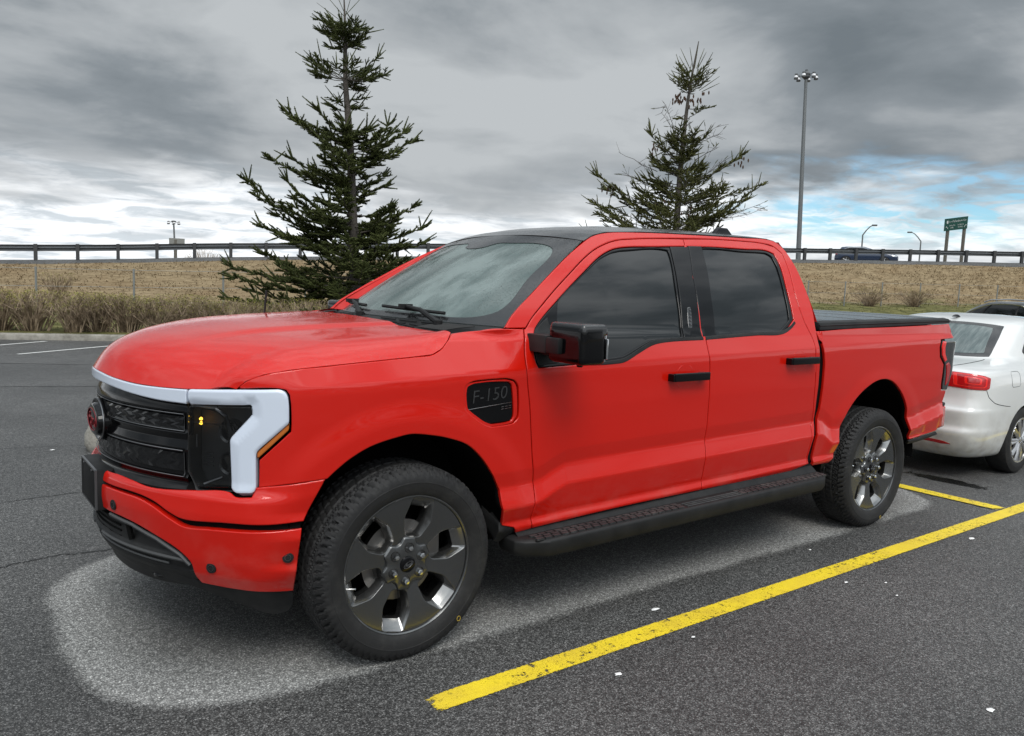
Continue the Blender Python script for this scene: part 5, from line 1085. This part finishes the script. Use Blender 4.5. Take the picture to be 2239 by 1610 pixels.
# ------------------------------------------------------------------ planting
CAMP=np.array([-1.633,-3.797,1.603]); 
bark=mat('grey_bark',(.075,.065,.055),.95); t,b=rig(bark); p=ocoord(t); t.l(t.mix(t.noise(p,14,6,.7),(.035,.03,.025),(.13,.115,.10)),b.inputs['Base Color']); t.l(t.bump(t.noise(p,22,5),.8,.02),b.inputs['Normal'])
def needle_mat(name,a,b2): 
    m=mat(name,a,.75,spec=.2); t,b=rig(m); p=ocoord(t); f=t.mr(t.noise(p,1.7,4),.33,.67); c=t.mix(f,a,b2); t.l(t.mix(t.math('MULTIPLY',t.mr(t.noise(p,23,2),.35,.7),.6),c,tuple(x*1.9 for x in b2)),b.inputs['Base Color']); return m
conm=mat('brown_cone',(.07,.035,.018),.8)
class Spruce:
    def __init__(s,base,mpp,lat,foot,seed,ky):
        """base: world foot; mpp: metres per measured unit; lat: sideways axis; foot: measured (x,y) of the foot"""
        s.o=np.array(base,float);s.k=mpp;s.lat=np.array(lat,float);s.ky=ky;s.fwd=np.array([-lat[1],lat[0],0.0]);s.f=foot;s.rng=np.random.default_rng(seed)
        s.N=MB();s.B=MB();s.cl=[];s.nV=[];s.nF=[]
    def pt(s,x,y,dep=0.0): return s.o+s.lat*((x-s.f[0])*s.k)+np.array([0,0,(s.f[1]-y)*s.ky])+s.fwd*dep
    def brush(s,A,B_,r):
        """needle-covered twig"""
        A=np.array(A);B_=np.array(B_);d=B_-A;L=np.linalg.norm(d)
        if L<.02: return
        d/=L; a=np.cross(d,[.3,.5,.8]);a/=np.linalg.norm(a);c=np.cross(d,a); rg=s.rng
        n=max(12,int(L/.006)); t=rg.uniform(0.02,1,n); ph=rg.uniform(0,2*math.pi,n); ln=r*rg.uniform(.8,1.35,n)*(1-.35*t**4)
        rad=np.cos(ph)[:,None]*a+np.sin(ph)[:,None]*c; fw_=d*rg.uniform(.45,1.0,n)[:,None]; root=A+d*(t*L)[:,None]; tip=root+(rad+fw_)*(ln)[:,None]*.85
        sd_=np.cross(rad,d)*(r*.24)
        k=len(s.nV); s.nV+=list(np.stack([root-sd_,root+sd_,tip],1).reshape(-1,3)); s.nF+=[(k+3*i,k+3*i+1,k+3*i+2) for i in range(n)]
        q=[A,A+d*L*.5,B_]; s.N.tube(q,[r*.42,r*.5,r*.2],5,cap=False)
    def branch(s,A,T,leaf=1.0,r=.030,tuft=0,droop=.12,thick=.018):
        """A foot on the trunk, T tip; leaf = share of the branch that carries needles"""
        rg=s.rng;A=np.array(A,float);T=np.array(T,float);L=np.linalg.norm(T-A); n=9; pts=[]
        for t in np.linspace(0,1,n): pts.append(A+(T-A)*t+np.array([0,0,-1.])*droop*L*math.sin(math.pi*t)*(1-.3*t)+rg.normal(0,.012*L,3)*(0<t<1))
        pts=np.array(pts); s.B.tube(pts,np.linspace(thick,.005,n),5,cap=False)
        d0=(T-A)/L; side=np.cross(d0,[0,0,1.]); side/=max(np.linalg.norm(side),1e-6)
        t=1-leaf+.04
        while t<1.0:
            q=np.array([np.interp(t,np.linspace(0,1,n),pts[:,i]) for i in range(3)]); loc=np.array([np.interp(min(t+.08,1),np.linspace(0,1,n),pts[:,i]) for i in range(3)])-q; loc/=max(np.linalg.norm(loc),1e-6)
            for sg in (-1,1):
                if rg.random()<.08: continue
                ln=(.10+.30*L*.34*(1-t)**.6+.10)*rg.uniform(.55,1.25); ln=min(ln,.6)
                dv=loc*rg.uniform(.5,1.0)+side*sg*rg.uniform(.45,1.0)+np.array([0,0,1.])*rg.uniform(-.25,.45); dv/=np.linalg.norm(dv); e=q+dv*ln+np.array([0,0,.05*ln])
                s.brush(q+dv*ln*.12,e,r)
                if ln>.2:
                    for u_ in (.35,.55,.75):
                        if rg.random()<.75:
                            dw=dv*.7+np.cross(dv,[0,0,1.])*rg.choice([-1,1])*.7+np.array([0,0,1.])*rg.uniform(-.15,.4); dw/=np.linalg.norm(dw); q2=q+dv*ln*u_; s.brush(q2,q2+dw*ln*.45*rg.uniform(.7,1.2),r*.9)
            t+=rg.uniform(.075,.125)/max(L,.6)
        loc=pts[-1]-pts[-2];loc/=np.linalg.norm(loc); s.brush(pts[-1]-loc*.10,pts[-1]+loc*.16,r)
        for k in range(tuft):
            dv=loc*.8+rg.normal(0,.55,3)+np.array([0,0,.55]);dv/=np.linalg.norm(dv); s.brush(pts[-1]-loc*.15,pts[-1]-loc*.1+dv*rg.uniform(.25,.5),r)
    def bare(s,A,T,n=7):
        rg=s.rng;A=np.array(A);T=np.array(T);L=np.linalg.norm(T-A);pts=np.array([A+(T-A)*t+rg.normal(0,.012*L,3) for t in np.linspace(0,1,6)]); s.B.tube(pts,np.linspace(.012,.004,6),4,cap=False)
        for k in range(n):
            t=rg.uniform(.25,.98); q=A+(T-A)*t; dv=(T-A)/L*.6+rg.normal(0,.6,3); dv/=np.linalg.norm(dv); e=q+dv*rg.uniform(.12,.4)*min(1,L); s.B.tube([q,(q+e)/2+rg.normal(0,.01,3),e],[.006,.005,.003],4,cap=False)
            if rg.random()<.35: s.brush(e-dv*.04,e+dv*.09,.022)
    def cones(s,c,n,sp):
        for k in range(n): 
            q=np.array(c)+s.rng.normal(0,sp,3); s.cl.append(q)
    def finish(s,trunk,trad,label,nm):
        root=empty('spruce_tree',tuple(s.o)); tag(root,label,'tree','spruce trees behind the truck')
        tr_=MB(); P=_cr3([s.pt(*q) for q in trunk],6); tr_.tube(P,np.interp(np.linspace(0,1,len(P)),np.linspace(0,1,len(trad)),trad),10); 
        o_=-s.o
        def done(mb,name,m,sm=False):
            mb.V=[tuple(np.array(v)+o_) for v in mb.V]; return mb.build(name,m,root,smooth=sm)
        done(tr_,'trunk',bark,True); done(s.B,'branches',bark)
        k=len(s.N.V); s.N.V+=[tuple(v) for v in s.nV]; s.N.F+=[tuple(i+k for i in f) for f in s.nF]
        me=bpy.data.meshes.new('crown'); me.from_pydata([tuple(np.array(v)+o_) for v in s.N.V],[],s.N.F); me.update(); link('crown',me,nm,root)
        for q in s.cl:
            m_=MB(); m_.tube([q,q-[0,0,.05],q-[0,0,.10]],[.014,.026,.010],6); done(m_,'cone',conm,True)
# first spruce, behind the bonnet
lat1=np.array([math.cos(R(26.0)),-math.sin(R(26.0)),0]); T1=Spruce((7.58,15.07,.12),.01178,lat1,(782,729),11,.01150); rg=T1.rng
tr1=[(783,735),(780,660),(775,560),(769,450),(764,350),(757,260),(750,180),(748,95),(746,40),(743,-15)]
txs=[q[0] for q in rev(tr1)];tys=[q[1] for q in rev(tr1)]
def tx(y): return float(np.interp(y,tys,txs))
for y0,x,y,dp in [(48,705,2,.1),(40,720,-14,-.1),(46,783,0,.05),(52,762,-2,-.15),(20,743,-22,0),(70,682,38,.1),(78,680,55,-.15),(88,684,72,.1),(62,690,30,-.2)]: T1.brush(T1.pt(tx(y0),y0),T1.pt(x,y,dp),.016); 
for k in range(34):
    y0=rg.uniform(72,118); a=rg.uniform(0,2*math.pi); L=rg.uniform(28,62); T1.branch(T1.pt(tx(y0),y0),T1.pt(tx(y0)+L*math.cos(a),y0-rg.uniform(2,34),L*.012*math.sin(a)),.85,.030,1,.05,.010)
for k in range(26):
    a=rg.uniform(0,2*math.pi); L=rg.uniform(50,92); T1.branch(T1.pt(tx(178),178),T1.pt(tx(178)+L*math.cos(a),178-rg.uniform(8,62)+abs(math.sin(a))*20,L*.012*math.sin(a)),.62,.030,2,.06,.011)
for y0,x,y in [(212,795,213),(215,722,224),(225,790,235),(235,735,222)]: T1.branch(T1.pt(tx(y0)+0,y0+8),T1.pt(x,y,rg.uniform(-.2,.2)),.8,.028,1,.05,.010)
main=[(318,628,258),(312,650,280),(300,690,246),(338,885,266),(342,904,292),(322,850,256),(330,700,300),(345,840,330),(398,592,352),(392,632,346),(402,690,378),(405,842,368),(412,846,396),(425,690,402),(505,547,405),(515,560,430),(490,626,396),(520,600,470),(530,575,500),(498,640,430),(505,905,440),(520,928,482),(535,925,520),(500,870,470),(610,517,588),(620,524,612),(640,500,660),(650,560,640),(600,580,560),(610,885,560),(620,900,590),(650,860,640),(560,640,530),(560,880,520)]
for y0,x,y in main: T1.branch(T1.pt(tx(y0),y0),T1.pt(x,y,rg.uniform(-.9,.9)),.76,.043,3,.10,.020)
for k in range(185):
    y0=rg.uniform(225,705)
    if y0<285 and rg.random()<.8: continue
    short=.5 if (y0<440 and rg.random()<.6) else 1.0
    env=np.interp(y0,[225,300,345,400,430,480,540,620,700],[30,95,120,105,78,150,170,215,230]); a=rg.uniform(0,2*math.pi); L=env*rg.uniform(.45,1.0)*short
    T1.branch(T1.pt(tx(y0),y0),T1.pt(tx(y0)+L*math.cos(a),y0-rg.uniform(-4,38)*L/120,L*.0121*math.sin(a)),.82 if y0>420 else .66,.043,2,.10,.016)
T1.finish(tr1,[.15,.14,.125,.11,.10,.085,.06,.045,.025,.008],'tall dark spruce with thin spiky top rising behind the bonnet',needle_mat('dark_spruce_needles',(.026,.035,.011),(.052,.062,.018)))
# second spruce, behind the roof: thin, cone-laden, half bare
lat2=np.array([math.cos(R(49)),-math.sin(R(49)),0]); T2=Spruce((16.26,12.2,.12),.01347,lat2,(1468,737),23,.01312); rg=T2.rng
z8=lambda x,y:(1260+x/3.66,80+y/3.66)
tr2=[(1468,737),(1469,600),(1470,500),(1472,350),(1477,240),(1483,170),(1493,92)]; txs=[q[0] for q in rev(tr2)];tys=[q[1] for q in rev(tr2)]
for fx,fy,x,y in [(835,250,855,35),(815,280,720,95),(825,260,790,100),(850,250,900,80),(860,250,915,140),(870,280,955,180),(800,300,715,150),(790,330,670,215),(780,380,640,310),(870,300,915,260),(880,400,1000,290),(880,420,1025,330),(900,430,1030,370),(780,420,690,300),(800,350,705,240),(860,340,935,300)]:
    T2.brush(T2.pt(*z8(fx,fy)),T2.pt(*z8(x,y),rg.uniform(-.25,.25)),.022)
for k in range(17):
    y0=rg.uniform(165,205); a=rg.uniform(0,2*math.pi);L=rg.uniform(12,52); T2.branch(T2.pt(tx(y0),y0+4),T2.pt(tx(y0)+L*math.cos(a),y0-rg.uniform(10,40),L*.013*math.sin(a)),.8,.024,1,.04,.008)
for x,y in ((730,455),(760,480),(890,455),(830,490),(560,840),(220,1190),(1230,960),(700,480)): T2.cones(T2.pt(*z8(x,y)),8,.10)
T2.cones(T2.pt(*z8(760,1320)),22,.30)
for fx,fy,x,y in [(770,840,615,510),(775,830,600,585),(770,900,640,770),(790,840,1055,695),(790,850,1060,750),(880,960,1045,865),(600,1060,280,905),(640,1230,315,1050),(900,1500,1440,1325),(1000,1480,1400,1300),(780,940,660,790),(860,1160,1165,930),(790,700,850,650)]: T2.bare(T2.pt(*z8(fx,fy)),T2.pt(*z8(x,y),rg.uniform(-.3,.3)),11)
for fx,fy,x,y,tf in [(770,1000,520,760,7),(760,1010,590,780,2),(740,1400,110,1100,8),(720,1420,180,1190,5),(770,1200,1250,900,7),(770,1180,1200,960,3),(770,1300,1410,1140,1),(770,1260,1130,1150,1),(790,560,960,575,0),(780,610,740,650,1),(800,640,890,600,1),(760,1100,560,960,4),(770,1150,520,1110,2),(760,1480,100,1310,2),(760,1500,130,1400,2),(770,1480,1190,1380,2)]:
    T2.branch(T2.pt(*z8(fx,fy)),T2.pt(*z8(x,y),rg.uniform(-.5,.5)),.48,.030,tf,.05,.014)
for k in range(150):
    y0=rg.uniform(300,590); env=np.interp(y0,[300,350,400,450,500,560],[45,60,80,120,165,200]); a=rg.uniform(0,2*math.pi);L=env*rg.uniform(.4,1.0)
    T2.branch(T2.pt(tx(y0),y0),T2.pt(tx(y0)+L*math.cos(a),y0-rg.uniform(15,70)*L/110,L*.0137*math.sin(a)),.68,.030,2,.06,.011)
T2.finish(tr2,[.14,.12,.10,.075,.05,.035,.01],'sparse half-bare spruce hung with brown cones rising behind the cab roof',needle_mat('olive_spruce_needles',(.034,.040,.013),(.075,.078,.024)))
# leafless shrubs along the kerb
sm_=mat('brown_shrub_stems',(.20,.145,.10),.9,spec=.1); t,b=rig(sm_); p=ocoord(t); t.l(t.mix(t.mr(t.noise(p,6,3),.3,.7),(.13,.095,.062),(.46,.36,.26)),b.inputs['Base Color'])
bd_=mat('green_shrub_buds',(.13,.125,.03),.8,spec=.1); t,b=rig(bd_); p=ocoord(t); t.l(t.mix(t.mr(t.noise(p,4,3),.3,.7),(.12,.125,.03),(.30,.28,.07)),b.inputs['Base Color'])
def shrub(seed,h=.80,n=105,sp=.85):
    rg=np.random.default_rng(seed); S_=MB();Bd=MB()
    for k in range(n):
        a=rg.uniform(0,2*math.pi); r0_=abs(rg.normal(0,.10)); lean=rg.uniform(.05,1)**.8*sp*.62; H=h*rg.uniform(.70,1.05)*(1-.22*lean); q0=np.array([r0_*math.cos(a),r0_*math.sin(a),0]); q2=q0+np.array([lean*math.cos(a),lean*math.sin(a),H]); q1=(q0+q2)/2+np.array([math.cos(a),math.sin(a),0])*-.10*lean+rg.normal(0,.03,3)
        S_.tube([q0,q1,q2],[.013,.009,.005],3,cap=False)
        for j in range(4):
            t_=rg.uniform(.35,.95); b0=q1*(1-t_)+q2*t_ if t_>.5 else q0*(1-2*t_)+q1*2*t_; dv=np.array([math.cos(a)*.4,math.sin(a)*.4,1.0])+rg.normal(0,.45,3); dv/=np.linalg.norm(dv); e=b0+dv*rg.uniform(.12,.34); e[2]=min(e[2],h*1.07); S_.tube([b0,e],[.0055,.003],3,cap=False)
            for u_ in range(5):
                c=e*1.0+rg.normal(0,.035,3); c[2]=min(c[2],h*1.09); w_=rg.uniform(.010,.024); d2=rg.normal(0,1,3);d2/=np.linalg.norm(d2); d3=np.cross(d2,[0,0,1.]); 
                if c[2]>h*.60: Bd.add([c-d2*w_,c+d3*w_*.5,c+d2*w_,c-d3*w_*.5],[(0,1,2,3)])
    root=empty('shrub'); S_.build('stems',sm_,root); me=bpy.data.meshes.new('buds'); me.from_pydata(Bd.V,[],Bd.F); link('buds',me,bd_,root); return root
protos=[shrub(s_) for s_ in (1,2,3)]
spots=[]; x=-5.2
while x<9.5:
    y=float(np.interp(x,KP[:,0],KP[:,1]))+.72; spots.append((x,y)); x+=random.Random(int(x*100)).uniform(.50,.66)
first=[True]*3
lab_s='knee-high leafless brown shrub with greenish tips in the row behind the kerb'
for i,(x,y) in enumerate(spots):
    k=i%3; o_=protos[k] if first[k] else copy_tree(protos[k]); first[k]=False
    rg2=random.Random(i*7+1); o_.location=(x+rg2.uniform(-.1,.1),y+rg2.uniform(-.15,.2),.10); o_.rotation_euler=(0,0,rg2.uniform(0,6.28)); s_=rg2.uniform(.90,1.06); o_.scale=(s_*1.05,s_*1.05,s_); tag(o_,lab_s,'shrub','leafless shrubs along the kerb')
# grey bushes on the bank
def bush(x,y,z,h,sp,label,seed,n=90,grp=None):
    o_=shrub(seed,h,n,sp); o_.name='bush'; o_.location=(x,y,z); tag(o_,label,'bush',grp)
def bankz(x,y):
    d=np.linalg.norm(G_[:,:,:2]-np.array([x,y]),axis=2); j,i=np.unravel_index(np.argmin(d),d.shape); return float(G_[j,i,2])
bush(2.4,27.2,bankz(2.4,27.2),.85,.7,'small grey bare bush at the foot of the bank, left of the fence posts',31,60)
for i,(x,y,l) in enumerate([(38.6,18.5,'grey bare bush at the foot of the bank above the cargo bed'),(41.5,17.6,'wide bare bush on the bank between two fence posts'),(33.5,20.4,'low bare bush on the bank close to the cab')]): bush(x,y,bankz(x,y)-.05,1.0,1.6,l,40+i,110)
def up_on(px_dir,d): return None
bush(15.5,56.0,1.0,2.35,2.6,'leafless bush showing under the guard rail beyond the road',51,120)
bush(24.6,52.5,1.8,2.6,2.2,'thin bare bush beyond the guard rail, just right of the left spruce',52,60)
# ------------------------------------------------------------------ chain-link fence at the foot of the bank
galv=mat('galvanised_steel',(.30,.31,.31),.45,.7); dk=mat('weathered_steel',(.10,.105,.11),.55,.4)
fen=empty('chain_link_fence',tuple(TP[0])); tag(fen,'low chain-link fence with thin steel posts along the foot of the bank','fence')
cum=np.concatenate([[0],np.cumsum(np.linalg.norm(np.diff(TP,axis=0),axis=1))])
def along(Pp,cm,s_): return np.array([np.interp(s_,cm,Pp[:,i]) for i in range(3)])
posts=[]
s_=1.4
while s_<cum[-1]-8:
    q=along(TP,cum,s_)+np.array([.0,-.9,0]); posts.append(q); s_+=2.75
for q in posts:
    b_=MB(); o_=np.array(TP[0]); b_.tube([q-o_-[0,0,.1],q-o_+[0,0,1.22]],.035,6); b_.build('post',galv,fen)
b_=MB(); o_=np.array(TP[0])
for z in (.12,.62,1.17): b_.tube([q-o_+[0,0,z] for q in posts],.005,4)
b_.build('wire',galv,fen)
# ------------------------------------------------------------------ guard rail on the crest
gr=empty('guard_rail',tuple(CP[0])); tag(gr,'long dark steel guard rail on posts along the crest of the bank','guard rail')
cumC=np.concatenate([[0],np.cumsum(np.linalg.norm(np.diff(CP,axis=0),axis=1))]); o_=np.array(CP[0]); gp=[]
woodp=mat('dark_rail_post',(.045,.047,.05),.8); railm=mat('dull_rail_steel',(.13,.14,.15),.5,.5)
s_=1.0
while s_<cumC[-1]-1: 
    gp.append(s_); s_+=1.9
gp=gp[:96]
tilt=np.array([.0,0,1.])
for s_ in gp:
    q=along(CP,cumC,s_)-o_; d_=along(CP,cumC,s_+.2)-along(CP,cumC,s_-.2); d_/=np.linalg.norm(d_); n_=np.array([-d_[1],d_[0],0]); b_=MB(); b_.box(q+n_*-.02+[0,0,.46],(.085,.10,.46),(d_,n_,[0,0,1])); b_.build('post',woodp,gr)
prof=[(0,.50),(.03,.52),(.085,.565),(.085,.60),(.03,.645),(.0,.67),(.03,.695),(.085,.74),(.085,.775),(.03,.82),(0,.84)]
V=[];ss=np.linspace(gp[0]-.3,gp[-1]+.3,240)
for s_ in ss:
    q=along(CP,cumC,s_)-o_; d_=along(CP,cumC,s_+.2)-along(CP,cumC,s_-.2); d_/=np.linalg.norm(d_); n_=np.array([-d_[1],d_[0],0])
    for a,z in prof: V.append(q+n_*(.10+a)+[0,0,z+.05])
n=len(prof); raw('rail',V,[(i*n+k,(i+1)*n+k,(i+1)*n+k+1,i*n+k+1) for i in range(len(ss)-1) for k in range(n-1)],railm,gr,smooth=False)
# ------------------------------------------------------------------ masts, lamps, signs
def spot(az,d): return np.array([CAMP[0]+math.sin(R(az))*d,CAMP[1]+math.cos(R(az))*d])
polem=mat('galvanised_mast',(.17,.18,.185),.5,.5); lampm=mat('lamp_reflector_white',(.75,.76,.78),.3)
def mast(base,top,r0_,r1_,hs,label,s=1.0):
    b3=np.array(base,float);t3=np.array(top,float)-b3; root=empty('mast_light',tuple(b3)); tag(root,label,'light mast','high mast lights beyond the road'); p_=MB(); p_.tube([(0,0,0),t3*.5,t3],[r0_,(r0_+r1_)/2,r1_],14); p_.build('pole',polem,root,smooth=True)
    h=MB(); h.rev([(0,.25),(.55*s,.2),(.95*s,.0),(.9*s,-.12),(0,-.12)],20,t3+[0,0,.55*s],(0,0,1)); h.rev([(.42*s,-.5),(.9*s,-.3),(.9*s,-.15),(.42*s,-.2)],20,t3+[0,0,.55*s],(0,0,1)); h.rev([(0,.5),(.3*s,.5),(.3*s,-.9),(0,-.9)],12,t3+[0,0,.2*s],(0,0,1)); h.build('lamp_ring',dk,root)
    for k in range(hs):
        a=2*math.pi*k/hs+.35; dv=np.array([math.cos(a),math.sin(a),0]); arm=MB(); arm.tube([t3+dv*.8*s+[0,0,.25*s],t3+dv*2.2*s+[0,0,.2*s]],.07*s,6); c=t3+dv*2.25*s+[0,0,-.25*s]; arm.rev([(0,.75*s),(.34*s,.72*s),(.34*s,.38*s),(0,.38*s)],12,c,(0,0,1)); arm.rev([(0,-.46*s),(.47*s,-.46*s),(.47*s,-.32*s),(.40*s,-.28*s),(.47*s,-.24*s),(.47*s,-.12*s),(0,-.12*s)],14,c,(0,0,1)); ao=arm.build('lamp_arm',dk,root)
        l_=MB(); l_.rev([(.45*s,-.12*s),(.44*s,.1*s),(.30*s,.38*s),(0,.38*s)],14,c,(0,0,1)); l_.build('lamp',lampm,ao,smooth=True)
mast((65.05,40.4,3.4),(64.75,40.87,21.4),  .24,.13,6,'tall pale high mast with a ring of floodlights right of the cab',.40)
mast((72.2,286.9,-2),(71.5,287.1,17.3),.36,.26,6,'tiny distant high mast with floodlights above the rail at far left',.85)
def streetlamp(base,top,arm,label):
    b3=np.array(base,float);t3=np.array(top,float)-b3; root=empty('street_lamp',tuple(b3)); tag(root,label,'street lamp','street lamps beyond the road'); p_=MB(); a=np.array(arm,float); p_.tube([(0,0,0),t3*.85,t3,t3+a*.5+[0,0,.8],t3+a+[0,0,1.4],t3+a*1.4+[0,0,1.65]],[.16,.13,.12,.10,.09,.08],8); p_.build('pole',polem,root,smooth=True)
    h=MB(); ax=a/np.linalg.norm(a); h.box(t3+a*1.7+[0,0,1.66],(.42,.20,.13),(ax,np.array([-ax[1],ax[0],0]),[0,0,1])); h.build('lamp_head',dk,root,bevel=.06)
streetlamp((128.7,70.5,3),(128.65,70.55,11.9),(.55,-.85,0),'distant single-arm street lamp leaning right, beyond the blue car')
streetlamp((150.8,71.5,3),(150.75,71.5,12.2),(-.65,1.0,0),'distant single-arm street lamp leaning left, beside the green sign')
# green direction sign
sgm=mat('green_sign_sheet',(.004,.060,.045),.45); wht=mat('sign_white',(.55,.58,.57),.5); wpost=mat('weathered_sign_post',(.13,.12,.10),.85)
Lp=np.array([60.0,25.10]);Rp=np.array([60.62,23.62]); ex=np.array([.93,-2.22,0]);ex=np.append((Rp-Lp)/np.linalg.norm(Rp-Lp),.09); ex[2]=.135; ex/=np.linalg.norm(ex); ey=np.array([0,0,1.0]); nz_=np.cross(ex,[0,0,1]); nz_/=np.linalg.norm(nz_); nz_=-nz_ if nz_@(CAMP-np.array([60,24,6]))<0 else nz_
Wd,Hd=1.52,.90; c0=np.array([60.31,24.36,7.16]); sg_=empty('direction_sign',tuple(c0-[0,0,3.0])); tag(sg_,'green highway direction sign on two grey posts beyond the guard rail','road sign'); so_=c0-np.array([0,0,3.0])
tilt_=.10
def spt(X,Y,Z=0): return (c0-so_)+ex*X+ey*Y+nz_*Z
P=[spt(-Wd/2,-Hd/2),spt(Wd/2,-Hd/2),spt(Wd/2,Hd/2),spt(-Wd/2,Hd/2)]
b_=MB(); b_.add(P+[q-nz_*.05 for q in P],[(0,1,2,3),(7,6,5,4),(0,4,5,1),(1,5,6,2),(2,6,7,3),(3,7,4,0)]); board=b_.build('sign_board',sgm,sg_)
for body,x,y,sz in (('Palladium Dr',.22,.20,.20),('Prom.',-.34,.18,.12),('SOUTH',-.22,-.10,.13),('SUD',-.22,-.27,.13),('NORTH',.32,-.09,.13),('NORD',.32,-.26,.13)): text('lettering',body,sz,lambda X,Y,Z,x=x,y=y: Vector(spt(x+X*.86,y+Y,.012)),wht,board)
b_=MB()
for x,s1 in ((-.54,-1),(.60,1)):
    b_.tube([spt(x-.03*s1,-.32,.015),spt(x-.03*s1,-.22,.015),spt(x+.06*s1,-.17,.015)],.016,5); b_.add([spt(x+.04*s1,-.12,.016),spt(x+.04*s1,-.23,.016),spt(x+.11*s1,-.165,.016)],[(0,1,2)])
b_.build('arrow',wht,board)
b_=MB(); b_.add([spt(-.60,.08,.014),spt(-.50,.08,.014),spt(-.50,.28,.014),spt(-.60,.28,.014)],[(0,1,2,3)]); b_.build('route_shield',wht,board)
for x in (-.50,.58):
    b_=MB(); q=np.array(spt(x,-.35,-.13)); b_.box(q-[0,0,1.6],(.09,.09,1.85)); b_.build('post',wpost,sg_)
# back of a sign on a post at the far left
q=spot(14.3,60); sb=empty('sign_back',(q[0],q[1],1.9)); tag(sb,'grey back of a small sign on a post showing above the rail at far left','road sign'); b_=MB(); b_.box((0,0,1.55),(.5,.03,.24),((.97,-.23,0),(.23,.97,0),(0,0,1))); b_.build('sign_board',mat('sign_back_grey',(.22,.22,.20),.6),sb); b_=MB(); b_.box((-.08,.06,.5),(.09,.09,1.2)); b_.build('post',wpost,sb)
# boulder beyond the nose
bo=MB(); bo.rev([(0,.44),(.10,.42),(.19,.32),(.23,.18),(.22,.05),(.19,-.03)],18,(0,0,0),(0,0,1)); rg=np.random.default_rng(3); bo.V=[tuple(np.array(v)*(1+.13*math.sin(v[0]*19+1)*math.cos(v[1]*17+v[2]*9))) for v in bo.V]
rock=bo.build('boulder',km,None,smooth=True); rock.location=(-.30,3.85,.0); rock.scale=(.7,.7,.66); rock.rotation_euler=(0,R(6),R(20)); tag(rock,'pale rounded boulder on the asphalt just beyond the truck nose','boulder')
